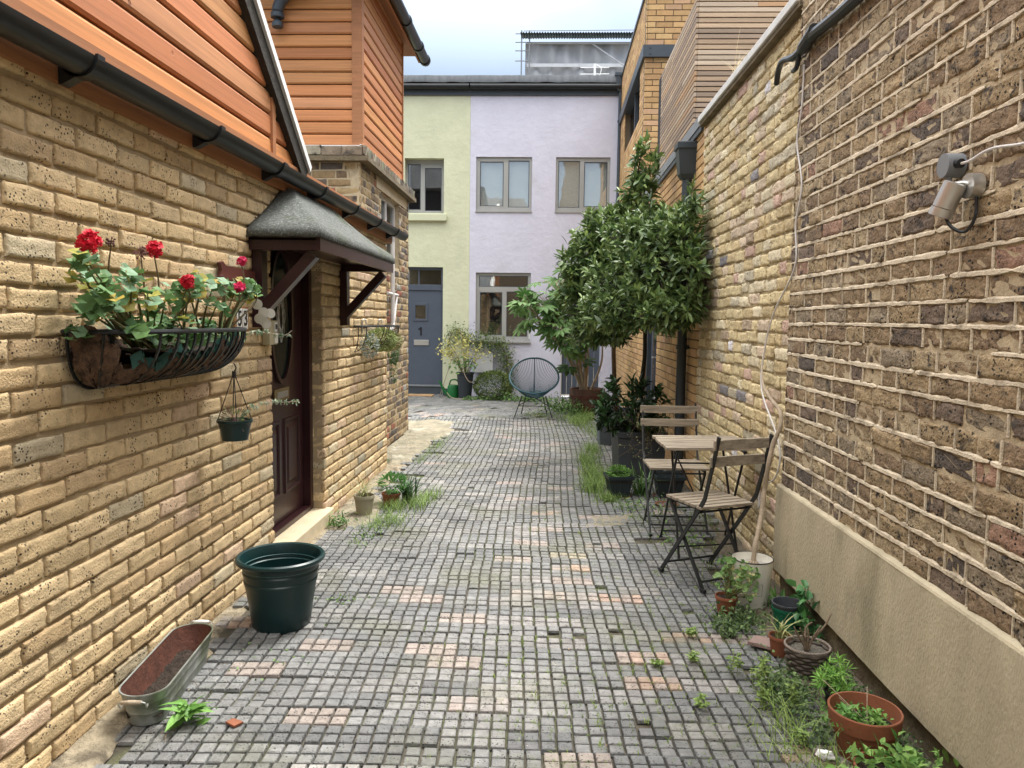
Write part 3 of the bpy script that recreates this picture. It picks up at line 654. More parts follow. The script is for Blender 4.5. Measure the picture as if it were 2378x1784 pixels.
#@@FAR
# ------------------------------------------------------------ green and lilac houses
FY = 14.0
def facade(mb, x0, x1, z1, holes, nrm_amp=0.):
    wallplane(mb, (x0, FY, -.05), (1, 0, 0), (0, -1, 0), x1-x0, z1+.05, holes=[(a-x0, b-x0, c+.05, d+.05) for a, b, c, d in holes], th=.3, back=0)
GH = thing('green_house', 'pale green rendered house with slate blue front door at the lane end', 'house', (-2.2, FY, 0))
q = MB(); facade(q, -4.2, -1.302, 5.46, [(-2.5, -1.78, 3.36, 4.35), (-2.66, -1.79, 0, 2.38)]); part(q, 'wall', m_green, GH)
PH = thing('lilac_house', 'lilac rendered house with grey framed windows at the lane end', 'house', (0, FY, 0))
q = MB(); facade(q, -1.30, 1.42, 5.46, [(-1.19, -.17, 3.41, 4.38), (.263, 1.25, 3.41, 4.38), (-1.18, -.163, 1.03, 2.29), (.41, 1.15, 0, 2.1)]); part(q, 'wall', m_lilac, PH)
q = MB(); q.box((-4.2, FY-.004, 0), (-1.79, FY, .16)); q.box((-1.79, FY-.004, 0), (-1.302, FY, .14)); 
part(q, 'plinth', m_dgrey, GH) if False else None
pbox('plinth', (-1.785, FY-.006, -.03), (-1.304, FY+.01, .13), m_dgrey, GH)
def win(par, x0, x1, z0, z1, glasses, gm, frame=m_wframe, rec=.05, name='window', back=True, bars=()):
    """frame is a plate with openings; glasses: list of (x0,x1,z0,z1)"""
    q = MB(); wallplane(q, (x0, FY+rec, 0), (1, 0, 0), (0, -1, 0), x1-x0, z1, holes=[(a-x0, b-x0, c, d) for a, b, c, d in glasses], th=.05, back=0, z0=z0)
    f = part(q, name, frame, par, bev=.004)
    for (a, b, c, d) in glasses:
        q = MB(); q.box((a-.002, FY+rec+.02, c-.002), (b+.002, FY+rec+.026, d+.002)); part(q, 'pane', gm, f)
        q = MB()
        for (p0, p1) in (((a, c), (b, c+.012)), ((a, d-.012), (b, d)), ((a, c+.012), (a+.012, d-.012)), ((b-.012, c+.012), (b, d-.012))):
            q.box((p0[0], FY+rec+.005, p0[1]), (p1[0], FY+rec+.019, p1[1]))
        part(q, 'gasket', m_dgrey, f)
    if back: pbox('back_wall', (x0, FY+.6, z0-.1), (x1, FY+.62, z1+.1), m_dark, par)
    return f
w = win(PH, -1.19, -.17, 3.41, 4.38, [(-1.12, -.69, 3.50, 4.30), (-.60, -.22, 3.48, 4.32)], m_glassU, rec=.03)
pbox('sill', (-1.20, FY-.02, 3.385), (-.16, FY+.03, 3.409), m_wframe, PH)
pbox('blind', (-1.18, FY+.10, 3.42), (-.18, FY+.13, 4.37), m_blind, PH)
w = win(PH, .263, 1.25, 3.41, 4.38, [(.31, .70, 3.48, 4.32), (.78, 1.2, 3.50, 4.30)], m_glassU, rec=.03)
pbox('sill', (.253, FY-.02, 3.385), (1.26, FY+.03, 3.409), m_wframe, PH)
pbox('curtain', (.28, FY+.12, 3.42), (1.24, FY+.13, 4.37), m_blind, PH)
w = win(PH, -1.18, -.163, 1.03, 2.29, [(-1.125, -.215, 2.03, 2.235), (-1.105, -.69, 1.14, 1.93), (-.61, -.22, 1.115, 1.945)], m_glassD, rec=.04)
pbox('sill', (-1.20, FY-.045, 1.0), (-.15, FY+.04, 1.029), m_wframe, PH)
pbox('inner_sill', (-1.18, FY+.09, 1.08), (-.163, FY+.35, 1.11), m_white, PH)
q = MB(); q.box((-1.0, FY+.3, 1.2), (-.95, FY+.58, 2.2)); q.box((-.95, FY+.5, 1.5), (-.7, FY+.58, 1.9)); q.poly([(-.9, FY+.55, 1.9), (-.62, FY+.55, 1.65), (-.9, FY+.55, 1.65)], (0, .03, 0)); part(q, 'interior_furniture', m_barrel, PH)
pot = MB().place((-.98, FY+.18, 1.11)); pot.lathe([(.045, 0), (.06, .1), (.055, .1), (.05, .085)], 16); pot.disc(.05, .085)
wp = part(pot, 'indoor_pot', mat('pale_pot', (.35, .42, .42), .5), smooth='auto', loc=(-.98, FY+.18, 1.11)); tag(wp, 'pale round plant pot inside the lower lilac house window', 'plant pot')
q = MB(); c0 = np.array((-.98, FY+.18, 1.2)); n = 26; dd = rdir(n, .6); leaves(q, np.tile(c0, (n, 1)), dd, .2, .018, lc(n, G_MID, G_LIT), droop=.5)
tag(part(q, 'houseplant', m_leafS, loc=tuple(c0)), 'thin leaved houseplant in the pale pot behind the lower window glass', 'houseplant')
q = MB(); c0 = np.array((-.4, FY+.2, 1.16)); n = 150; p_ = c0+rng.normal(0, 1, (n, 3))*np.array((.11, .05, .05)); leaves(q, p_, rdir(n, .3), .09, .03, lc(n, (.07, .14, .09), (.2, .28, .2)))
tag(part(q, 'houseplant', m_leafS, loc=tuple(c0)), 'bushy grey green houseplant behind the right lower window pane', 'houseplant')
# number 1 plaque
def text(body, size, loc, rot, m, name, par, ext=.004, wloc_=None):
    cu = bpy.data.curves.new(name, 'FONT'); cu.body = body; cu.size = size; cu.extrude = ext; cu.align_x = 'CENTER'; cu.align_y = 'CENTER'; cu.offset = size*.012
    o = bpy.data.objects.new('tmp', cu); col.objects.link(o); bpy.context.view_layer.update()
    me = bpy.data.meshes.new_from_object(o.evaluated_get(bpy.context.evaluated_depsgraph_get())); bpy.data.objects.remove(o)
    me.transform(Matrix.Translation(Vector(loc)-wloc(par)) @ rot); me.materials.clear(); me.materials.append(m); me.name = name
    o = bpy.data.objects.new(name, me); col.objects.link(o); o.parent = par; return o
RF = Matrix.Rotation(rad(90), 4, 'X')
text('1', .16, (-.18, FY-.03, 1.13), RF, m_white, 'number', PH, .004)
# green house upper window, recessed, with rendered sill
win(GH, -2.5, -1.78, 3.36, 4.35, [(-2.46, -2.23, 3.44, 4.27), (-2.15, -1.84, 3.42, 4.2)], m_glassG, rec=.14)
q = MB(); q.box((-2.55, FY-.07, 3.215), (-1.72, FY+.0, 3.345)); part(q, 'sill', m_greenp, GH, bev=.012)
pbox('blind', (-2.5, FY+.25, 3.4), (-1.78, FY+.26, 3.75), mat('brown_blind', (.12, .09, .075), .8), GH)
# green house front door
pbox('door_frame', (-2.66, FY+.06, 0), (-1.79, FY+.10, .15), m_dgrey, GH)
fr = MB(); wallplane(fr, (-2.66, FY+.055, 0), (1, 0, 0), (0, -1, 0), .87, 2.38, holes=[(.04, .84, .151, 1.955), (.05, .83, 2.06, 2.33)], th=.07, back=0, z0=.151); part(fr, 'door_frame', m_door1, GH, bev=.003)
q = MB(); wallplane(q, (-2.62, FY+.075, 0), (1, 0, 0), (0, -1, 0), .795, 1.953, holes=[(.30, .50, 1.42, 1.68)], th=.04, back=0, z0=.155); gd = part(q, 'door', m_door1, GH)
q = MB(); wallplane(q, (-2.35, FY+.062, 0), (1, 0, 0), (0, -1, 0), .27, 1.725, holes=[(.04, .23, 1.425, 1.675)], th=.013, back=0, z0=1.385); dl = part(q, 'door_window', m_door1, gd, bev=.004)
pbox('pane', (-2.315, FY+.088, 1.42), (-2.115, FY+.092, 1.68), m_glassD, dl)
q = MB(); q.poly([(-2.222, FY+.070, 1.115), (-2.222, FY+.070, 1.235), (-2.255, FY+.070, 1.215), (-2.255, FY+.070, 1.243), (-2.215, FY+.070, 1.27), (-2.192, FY+.070, 1.27), (-2.192, FY+.070, 1.115)], (0, .004, 0)); part(q, 'number', m_dark, gd)
pbox('letterbox', (-2.34, FY+.063, .93), (-2.06, FY+.075, 1.03), m_steel, gd, .003)
pbox('transom_pane', (-2.62, FY+.09, 2.05), (-1.82, FY+.094, 2.34), m_glassD, GH)
q = MB(); q.box((-2.26, FY+.075, 2.06), (-2.235, FY+.089, 2.33)); part(q, 'glazing_bar', m_door1, GH)
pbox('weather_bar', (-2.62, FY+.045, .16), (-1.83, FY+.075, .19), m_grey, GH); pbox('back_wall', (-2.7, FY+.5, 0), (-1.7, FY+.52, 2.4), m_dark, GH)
# lilac house boarded door on the right
q = MB()
for i in range(7): q.box((.43+i*.1, FY+.06, .05), (.43+i*.1+.094, FY+.09, 2.06))
part(q, 'boarded_door', m_door1, PH, bev=.003); pbox('door_frame', (.412, FY+.02, 0), (.43, FY+.09, 2.098), m_white, PH)
# eaves
for (par, xa, xb) in ((GH, -4.2, -1.302), (PH, -1.30, 1.42)):
    pbox('fascia', (xa, FY-.03, 5.462), (xb, FY+.2, 5.60), m_dgrey, par)
    q = MB(); q.tube([(xa, FY-.09, 5.60), (xb-.02, FY-.09, 5.60)], .052, 14); part(q, 'gutter', m_black, par, smooth='auto')
    q = MB(); n = 26; P = np.array([[(x, FY+o, z+(random.uniform(-.006, .006) if z < 5.7 else random.uniform(-.003, .003))) for (o, z) in ((-.12, 5.665), (-.125, 5.70), (-.10, 5.79), (-.05, 5.80), (.4, 5.80))] for x in np.linspace(xa, xb, n)]); q.grid(P)
    part(q, 'parapet_capping', m_lead, par, smooth='auto')
    pbox('roof', (xa, FY+.1, 5.5), (xb, FY+6, 5.78), m_lead, par)
q = MB(); q.tube([(1.395, FY-.06, 5.56), (1.395, FY-.06, .1)], .035, 12)
for z in (5.0, 3.6, 2.0): q.tube([(1.395, FY-.06, z-.02), (1.395, FY-.06, z+.02)], .044, 12)
dp = part(q, 'downpipe', m_dgrey, PH, smooth='auto')
q = MB(); q.loft([[(1.395+a*sx, FY-.06+b*sx, z) for a, b in ((-.1, -.08), (.1, -.08), (.1, .06), (-.1, .06))] for sx, z in ((.55, 5.52), (.9, 5.62), (.95, 5.78), (1.1, 5.78), (1.1, 5.83))]); part(q, 'hopper', m_dgrey, dp)
# aerial
q = MB(); ax = .97; ay = 14.6; k = ay/14
q.tube([(ax, ay, 5.72), (ax, ay, 6.22)], .022, 8)
for z in (5.92, 6.03, 6.15): q.tube([(ax-.27, ay, z), (ax+.27, ay, z+.005)], .008, 6)
q.tube(smooth_path([(ax+.03, ay-.02, 6.2), (ax+.12, ay-.02, 6.12), (ax+.07, ay-.02, 5.95)], 10), .008, 6)
tag(part(q, 'tv_aerial', m_white, loc=(ax, ay, 5.7)), 'white television aerial on the lilac house roof', 'aerial')
# scaffolded building behind
FB = thing('sheeted_building', 'tall roof wrapped in white scaffold sheeting behind the lilac house', 'building', (1, 24, 0))
q = MB(); n = 60; P = np.array([[(-.55+3.9*i/(n-1), 24+.05*math.sin(i*.9)+.04*math.sin(j*1.3+i*.3)+random.uniform(-.02, .02), 7.5+j*.203) for j in range(13)] for i in range(n)]); q.grid(P); part(q, 'sheeting', m_sheet, FB, smooth=True)
q = MB(); q.box((-.5, 24.1, 0), (3.4, 30, 9.4)); part(q, 'wall', m_grey, FB)
q = MB()
P = np.array([[(-.7+4.1*i/300, 23.6+j*1.2, (10.1 if j == 0 else 10.36)+.03*math.sin(i*1.05)) for j in range(2)] for i in range(301)]); q.grid(P)
P = np.array([[(-.68+4.1*i/300, 23.65+.025*math.sin(i*1.05), 9.95+j*.16) for j in range(2)] for i in range(301)]); q.grid(P)
part(q, 'corrugated_roof', m_corr, FB)
q = MB()
for x in (-.66, -.42): q.tube([(x, 23.7, 7), (x, 23.7, 10.2)], .02, 8)
for z in (9.3, 9.6, 9.85, 10.1): q.tube([(-.85, 23.7, z), (-.35, 23.7, z)], .015, 8)
for z in (10.14,): q.tube([(-.6, 23.58, z), (3.4, 23.58, z+.03)], .012, 8)
part(q, 'scaffold_poles', m_grey, FB)
q = MB(); q.box((-.5, 23.86, 9.86), (3.4, 23.89, 9.92)); q.box((-.5, 23.86, 9.18), (3.4, 23.89, 9.28)); part(q, 'hem', mat('hem_grey', (.55, .57, .6)), FB)
q = MB(); q.tube([(1.5, 23.86, 9.86), (2.5, 23.86, 9.2)], .018, 6); part(q, 'fold', MC['hem_grey'], FB)

#@@RIGHT
# ------------------------------------------------------------ dark brick wall, right
DC = [(26, (.275, .20, .118)), (22, (.32, .24, .14)), (14, (.225, .16, .10)), (7, (.16, .12, .09)), (3, (.115, .095, .08)), (5, (.30, .185, .13)), (10, (.35, .275, .17)), (8, (.26, .21, .145))]
RW = thing('old_brick_wall', 'dark brown brick house wall with cream pointing on the right', 'wall', (1.5, 2, 0))
ya, yb = -.6, 3.9
def dcol(u, v):   # a few red quoin bricks by the coping end
    if u > yb-ya-.16 and v > 2.4: return random.choice(((.38, .075, .06), (.36, .16, .09), (.3, .07, .06)))
JJ = []
q = MB(); bricks(q, (1.27, ya, .58), (0, 1, 0), (-1, 0, 0), yb-ya, 4.1, DC, bond='m', rough=.0032, bev=.006, nx=10, nz=8, jt=.012, bh=.064, jit=.004, colf=dcol, joints=JJ)
bricks(q, (1.27, yb, .58), (1, 0, 0), (0, 1, 0), .25, 4.1, DC, bond='m', rough=.003, jt=.012, bh=.064)
part(q, 'wall', m_brickD, RW, smooth=True)
q = MB(); wallplane(q, (1.27, ya, .58), (0, 1, 0), (-1, 0, 0), yb-ya, 4.1, th=.3, back=.004); part(q, 'mortar', m_mortB, RW)
# weatherstruck ridge pointing, proud of the bricks, broken here and there
q = MB(); rr_ = 0; v = -.006
while v < 4.0:
    u = 0.; 
    while u < yb-ya:
        ln = random.uniform(.5, 1.8); u2 = min(u+ln, yb-ya); n = max(3, int((u2-u)/.03)); us = np.linspace(u, u2, n)
        w0 = random.uniform(.0065, .0105); ce = np.cumsum(rng.normal(0, .0004, n)); ce -= ce.mean()
        rows = []
        for i, uu in enumerate(us):
            wd = w0+rng.normal(0, .0016); yy = ya+uu; zc = .58+v+ce[i]+.002*math.sin(yy*3+rr_)
            pr_ = .0042+rng.normal(0, .0008)
            if i in (0, n-1): wd *= .5; pr_ *= .5
            rows.append([(1.272, yy, zc-wd), (1.27-pr_, yy, zc-wd*.75), (1.27-pr_*.8, yy, zc+wd*.4), (1.272, yy, zc+wd)])
        if not (random.random() < .14): q.grid(np.array(rows)[:, ::-1])
        u = u2+random.uniform(0, .012)
    v += .076; rr_ += 1
part(q, 'bed_pointing', m_point, RW)
q = MB()
for (u, v, hh) in JJ:
    if u > yb-ya-.02 or random.random() < .12: continue
    n = 5; rows = []; w0 = random.uniform(.0038, .006)
    for i in range(n):
        zc = .58+v+hh*(i/(n-1)); yy = ya+u+rng.normal(0, .0006); pr_ = .003+rng.normal(0, .0005)
        rows.append([(1.272, yy-w0, zc), (1.27-pr_, yy-w0*.6, zc), (1.27-pr_, yy+w0*.6, zc), (1.272, yy+w0, zc)])
    q.grid(np.array(rows))
part(q, 'cross_pointing', m_point, RW)
q = MB(); P = np.array([[(1.245+.002*math.sin(y*4+z*6)+random.uniform(-.001, .001), y, z) for z in np.linspace(.14, .575, 10)] for y in np.linspace(ya, 3.905, 90)]); q.grid(P[:, ::-1])
q.box((1.25, ya, .14), (1.4, 3.905, .574)); q.hexa([(1.245, ya, .574), (1.29, ya, .574), (1.29, 3.905, .574), (1.245, 3.905, .574), (1.249, ya, .582), (1.29, ya, .592), (1.29, 3.905, .592), (1.249, 3.905, .582)])
part(q, 'render_plinth', m_render, RW, smooth='auto')
q = MB(); P = np.array([[(1.285+random.uniform(-.006, .006), y, z) for z in np.linspace(-.03, .145, 6)] for y in np.linspace(ya, 3.9, 130)]); q.grid(P[:, ::-1]); part(q, 'footing', m_soilwall, RW, smooth=True)
# black cable bundle
q = MB(); q.tube(smooth_path([(1.24, .5, 2.66), (1.24, 2.0, 2.68), (1.24, 3.1, 2.70), (1.235, 3.65, 2.735)], 26), .026, 10)
q.tube(smooth_path([(1.235, 3.6, 2.75), (1.235, 3.75, 2.72), (1.23, 3.86, 2.715), (1.225, 4.02, 2.75), (1.235, 4.12, 2.74), (1.25, 4.2, 2.69)], 26), [.03]*6+[.02]*6+[.015]*14, 10)
q.tube(smooth_path([(1.235, 3.8, 2.73), (1.235, 3.83, 2.66), (1.24, 3.9, 2.66)], 8), .012, 8)
tag(part(q, 'cable_bundle', m_black, smooth='auto', loc=(1.24, 3, 2.7)), 'thick black cable bundle along the top of the dark brick wall', 'cable')
# spotlight
SP = thing('wall_spotlight', 'silver grey cylinder spotlight on the dark brick wall', 'light', (1.26, 2.36, 1.8))
cY, cZ = 2.268, 1.815
q = MB(); q.tube([(1.266, cY, cZ), (1.232, cY, cZ)], .036, 28); part(q, 'mount', m_steel, SP, smooth='auto')
q = MB(); q.tube([(1.236, cY, cZ+.005), (1.222, cY+.006, cZ+.01), (1.208, cY+.018, cZ+.008)], .007, 10); part(q, 'arm', m_steel, SP, smooth='auto')
hd = np.array((1.208, 2.285, 1.824)); dr = nrm((-.27, .33, -1))
q = MB(); q.tube([hd, hd+dr*.072], .032, 28); q.tube([hd+dr*.074, hd+dr*.098], .0335, 28); q.tube([hd+dr*-.004, hd], [.025, .032], 28); head = part(q, 'head', m_steel, SP, smooth='auto')
q = MB(); q.tube([hd+dr*.0985, hd+dr*.0995], .026, 24); part(q, 'lens', m_lens, head)
q = MB(); jb = (1.235, 2.376, 1.894); q.tube([(1.268, jb[1], jb[2]), (1.215, jb[1], jb[2])], .036, 24); q.tube([(1.235, jb[1], jb[2]-.03), (1.235, jb[1], jb[2]-.068)], .010, 10)
part(q, 'junction_box', m_grey, SP, smooth='auto')
q = MB(); q.tube([(1.24, jb[1]-.03, jb[2]), (1.24, jb[1]-.055, jb[2]-.004)], .014, 10); q.tube([(1.24, jb[1]+.03, jb[2]-.01), (1.24, jb[1]+.05, jb[2]-.015)], .014, 10)
q.tube(smooth_path([(1.19, cY+.04, cZ-.07), (1.205, cY+.02, cZ-.115), (1.235, cY, cZ-.13), (1.25, cY-.02, cZ-.09), (1.255, cY-.01, cZ-.03)], 20), .005, 8); part(q, 'flex', m_black, SP, smooth='auto')
q = MB(); q.tube(smooth_path([(1.24, jb[1]-.05, jb[2]-.004), (1.25, 2.29, 1.892), (1.258, 2.2, 1.906), (1.258, 1.95, 1.89), (1.258, 1.5, 2.0)], 24), .0042, 8); part(q, 'supply_cable', m_pipeW, SP, smooth='auto')
# ------------------------------------------------------------ yellow wall
YC = [(30, (.575, .475, 0.276)), (22, (.52, .41, 0.23)), (18, (.63, .55, 0.38)), (10, (.57, .46, 0.333)), (5, (.54, .38, 0.299)), (4, (.40, .31, 0.218)), (1.2, (.22, .21, 0.218)), (1, (.64, .62, 0.632)), (5, (.47, .42, 0.31))]
YW = thing('yellow_brick_wall', 'rough pale yellow brick garden wall with stone coping on the right', 'wall', (1.45, 5, 0))
q = MB(); bricks(q, (1.30, 3.9, 0), (0, 1, 0), (-1, 0, 0), 2.32, 3.0, YC, bond='m', rough=.003, bev=.0065, nx=10, nz=8, jt=.0125, bh=.0635, jit=.006, jl=.004, depth=.03)
part(q, 'wall', m_brickY, YW, smooth=True)
q = MB(); wallplane(q, (1.30, 3.9, 0), (0, 1, 0), (-1, 0, 0), 2.32, 3.0, th=.3, back=.0095); part(q, 'mortar', m_mortY, YW)
for i, (a, b) in enumerate(((3.92, 4.45), (4.455, 5.0), (5.005, 5.6), (5.605, 6.24))):
    pbox('coping', (1.245, a, 3.002), (1.62, b, 3.05), mat('pale_coping', (.60, .60, .58), .7, var=.1), YW, .005)
q = MB(); q.box((1.26, 3.9, 2.975), (1.6, 6.24, 3.0)); part(q, 'coping_bed', m_soilwall, YW)
q = MB(); n = 9; blades(q, np.array([(1.3, 5.3, 3.05)])+rng.normal(0, .01, (n, 3))*np.array((1, 1, 0)), .3, .004, lc(n, (.45, .36, .2), (.5, .42, .25)), lean=.9)
tag(part(q, 'dry_grass', m_leafS, loc=(1.3, 5.3, 3.05)), 'dry straw coloured grass stalks on the stone coping', 'grass')
# ------------------------------------------------------------ modern brick house
MCo = [(30, (.50, .315, .145)), (20, (.54, .355, .165)), (14, (.46, .28, .125)), (8, (.41, .245, .115)), (5, (.53, .33, .19))]
MH = thing('modern_house', 'modern orange brick house with slatted timber box and grey trim', 'house', (2, 9, 0))
q = MB(); dhm = (2.42, 3.50, -.1, 2.12)
bricks(q, (RX(6.2), 6.2, 0), DUR, DNR, 7.8, 3.0, MCo, holes=[dhm], rough=.0006, bev=.0025, nx=6, nz=6, jt=.011, bh=.064, jit=.001, jl=0, depth=.016)
part(q, 'wall', m_brickO, MH); q = MB(); wallplane(q, (RX(6.2), 6.2, 0), DUR, DNR, 7.8, 3.0, holes=[dhm], th=.3, back=.008); part(q, 'mortar', m_mortO, MH)
def rbox(name, o0, o1, ya, yb, za, zb, m, par=None, bev=0):   # o = distance out from the face into the lane
    q = MB(); q.hexa([(RX(ya)-o1, ya, za), (RX(ya)-o0, ya, za), (RX(yb)-o0, yb, za), (RX(yb)-o1, yb, za), (RX(ya)-o1, ya, zb), (RX(ya)-o0, ya, zb), (RX(yb)-o0, yb, zb), (RX(yb)-o1, yb, zb)])
    return part(q, name, m, par or MH, bev=bev)
rbox('coping', -.12, .03, 6.26, 10.5, 3.0, 3.085, m_grey); rbox('coping_lip', .0, .022, 6.26, 10.5, 2.955, 2.999, m_dgrey)
dd_ = rbox('door', -.12, -.08, 8.64, 9.68, .02, 2.1, m_door1)
rbox('door_frame', -.14, -.03, 8.62, 8.68, 0, 2.12, m_dgrey); rbox('door_frame', -.14, -.03, 9.64, 9.70, 0, 2.12, m_dgrey); rbox('door_frame', -.14, -.03, 8.68, 9.64, 2.06, 2.12, m_dgrey)
rbox('glazing', -.085, -.06, 9.0, 9.35, .2, 1.95, m_glassG, dd_)
q = MB(); q.tube([(RX(8.8)+.04, 8.8, 1.0), (RX(8.8)+.0, 8.8, 1.0), (RX(8.8)+.0, 8.92, 1.0)], .01, 8); part(q, 'handle', m_steel, dd_)
rbox('lintel', -.1, -.0105+.0115, 8.55, 9.75, 2.121, 2.2, m_dgrey)
# slatted timber box
SC = [(4, (.34, .245, .165)), (3, (.42, .31, .21)), (3, (.28, .21, .155)), (2, (.45, .36, .27)), (2, (.40, .25, .14))]
qf, qs = MB(), MB(); z = 3.02
while z < 4.62:
    x = RX(6.8)+.03
    while x < 3.0:
        w_ = random.uniform(.5, 1.4); qf.box((x, 6.80, z), (min(x+w_, 3.0)-.002, 6.822, z+.034), pick(SC)); x += w_
    y = 6.80
    while y < 9.05:
        w_ = random.uniform(.6, 1.5); y2 = min(y+w_, 9.05); qs.hexa([(RX(y)+.008, y, z), (RX(y)+.028, y, z), (RX(y2)+.028, y2-.002, z), (RX(y2)+.008, y2-.002, z), (RX(y)+.008, y, z+.034), (RX(y)+.028, y, z+.034), (RX(y2)+.028, y2-.002, z+.034), (RX(y2)+.008, y2-.002, z+.034)], pick(SC)); y = y2
    z += .0445
    if z > 4.20 and qs.n and not getattr(qs, 'done', 0): qs.done = 1; zs = z; ys_ = None; keep = (list(qs.V), list(qs.F), list(qs.C), qs.n)
qs.V, qs.F, qs.C, qs.n = keep
part(qf, 'front_slats', m_slat, MH); part(qs, 'side_slats', m_slat, MH)
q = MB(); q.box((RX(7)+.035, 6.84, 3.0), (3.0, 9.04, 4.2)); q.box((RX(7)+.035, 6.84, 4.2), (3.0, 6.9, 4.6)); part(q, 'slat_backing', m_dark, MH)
# brick tower
T = MB(); x0 = RX(10.45)
bricks(T, (x0, 10.45, 3.0), (1, 0, 0), (0, -1, 0), 1.4, 1.93, MCo, rough=.0006, bev=.0025, nx=6, nz=6, jt=.011, bh=.064, jit=.001, jl=0)
bricks(T, (RX(10.45), 10.45, 3.0), DUR, DNR, 3.5, 1.93, MCo, holes=[(.55, 2.75, 1.28, 1.95)], rough=.0006, bev=.0025, nx=6, nz=6, jt=.011, bh=.064, jit=.001, jl=0)
part(T, 'tower_wall', m_brickO, MH); T = MB()
bricks(T, (x0+.02, 10.42, 5.09), (1, 0, 0), (0, -1, 0), 1.4, .66, MCo, rough=.0006, bev=.0025, nx=6, nz=6, jt=.011, bh=.064, jit=.001, jl=0)
bricks(T, (RX(10.45), 10.42, 5.09), DUR, DNR, 3.5, .66, MCo, rough=.0006, bev=.0025, nx=6, nz=6, jt=.011, bh=.064, jit=.001, jl=0)
part(T, 'tower_parapet_wall', m_brickO, MH)
q = MB(); wallplane(q, (x0, 10.45, 3.0), (1, 0, 0), (0, -1, 0), 1.4, 1.93, back=.007); wallplane(q, (x0+.0, 10.42, 5.09), (1, 0, 0), (0, -1, 0), 1.4, .66, back=.007)
wallplane(q, (RX(10.45), 10.46, 3.0), DUR, DNR, 3.5, 1.93, holes=[(.55, 2.75, 1.28, 1.95)], back=.007); wallplane(q, (RX(10.45), 10.43, 5.09), DUR, DNR, 3.5, .66, back=.007); part(q, 'tower_mortar', m_mortO, MH)
q = MB(); q.box((x0-.035, 10.40, 4.93), (x0+1.4, 10.6, 5.085)); q.hexa([(x0-.035, 10.6, 4.93), (x0+.2, 10.6, 4.93), (RX(13.9)+.2, 13.9, 4.93), (RX(13.9)-.035, 13.9, 4.93), (x0-.035, 10.6, 5.085), (x0+.2, 10.6, 5.085), (RX(13.9)+.2, 13.9, 5.085), (RX(13.9)-.035, 13.9, 5.085)])
q.tube([(x0+.06, 10.4, 5.05), (x0+.06, 10.394, 5.05)], .012, 8); q.tube([(x0+.06, 10.4, 4.97), (x0+.06, 10.394, 4.97)], .012, 8); part(q, 'steel_lintel', m_dgrey, MH)
rbox('window', -.12, -.1, 11.0, 13.2, 4.28, 4.93, m_glassG); rbox('window_frame', -.13, -.05, 11.0, 13.2, 4.28, 4.32, m_dgrey); rbox('window_frame', -.13, -.05, 12.05, 12.12, 4.32, 4.93, m_dgrey)
q = MB(); q.box((x0-.01, 10.38, 5.75), (x0+1.4, 10.6, 5.80)); q.hexa([(x0-.02, 10.6, 5.75), (x0+.2, 10.6, 5.75), (RX(13.9)+.2, 13.95, 5.75), (RX(13.9)-.02, 13.95, 5.75), (x0-.02, 10.6, 5.8), (x0+.2, 10.6, 5.8), (RX(13.9)+.2, 13.95, 5.8), (RX(13.9)-.02, 13.95, 5.8)]); part(q, 'roof_trim', m_dgrey, MH)
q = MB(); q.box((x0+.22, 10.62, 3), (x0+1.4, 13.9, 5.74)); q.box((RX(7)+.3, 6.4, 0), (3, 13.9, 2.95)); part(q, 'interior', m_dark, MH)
# downpipe with hopper
q = MB(); hx, hy_ = RX(6.62)-.06, 6.62; q.tube([(hx, hy_, 2.66), (hx, hy_, .05)], .042, 14)
for z in (2.30, 1.2): q.tube([(hx, hy_, z-.02), (hx, hy_, z+.02)], .051, 14); q.box((hx, hy_-.012, z-.015), (hx+.1, hy_+.012, z+.015))
dp = part(q, 'downpipe', mat('anthracite_pipe', (.035, .045, .052), .4, var=.1), MH, smooth='auto')
q = MB(); q.loft([[(hx+a*sx, hy_+b*sx, z) for a, b in ((-.10, -.085), (.085, -.085), (.085, .085), (-.10, .085))] for sx, z in ((.5, 2.63), (.72, 2.67), (.93, 2.88), (1.04, 2.88), (1.04, 2.93), (1.0, 2.935))]); part(q, 'hopper', MC['anthracite_pipe'], dp)
# ------------------------------------------------------------ house across the street behind the camera (mirrored in the windows)
RH = thing('street_house', 'brown house with tiled roof and chimney seen only mirrored in upstairs panes', 'house', (0, -11, 0))
q = MB(); q.box((-9, -13, 0), (9, -11, 5.6)); part(q, 'wall', m_mortO, RH)
q = MB(); q.poly([(-9, -11, 5.6), (-9, -10.8, 5.5), (-9, -13.5, 8.0), (-9, -14, 5.6)], (8.2, 0, 0)); q.poly([(-.1, -11, 5.6), (-.1, -10.8, 5.5), (-.1, -13.5, 7.6), (-.1, -14, 5.6)], (9, 0, 0)); part(q, 'roof', mat('dark_tiles', (.06, .055, .055), .8), RH)
q = MB(); q.loft([[(1.6-a, -12, z), (1.6+a, -12, z), (1.6+a, -12.8, z), (1.6-a, -12.8, z)] for a, z in ((1.3, 5.5), (.55, 7.2), (.42, 9.6), (.46, 9.6), (.46, 9.8))]); part(q, 'chimney', m_mortO, RH)
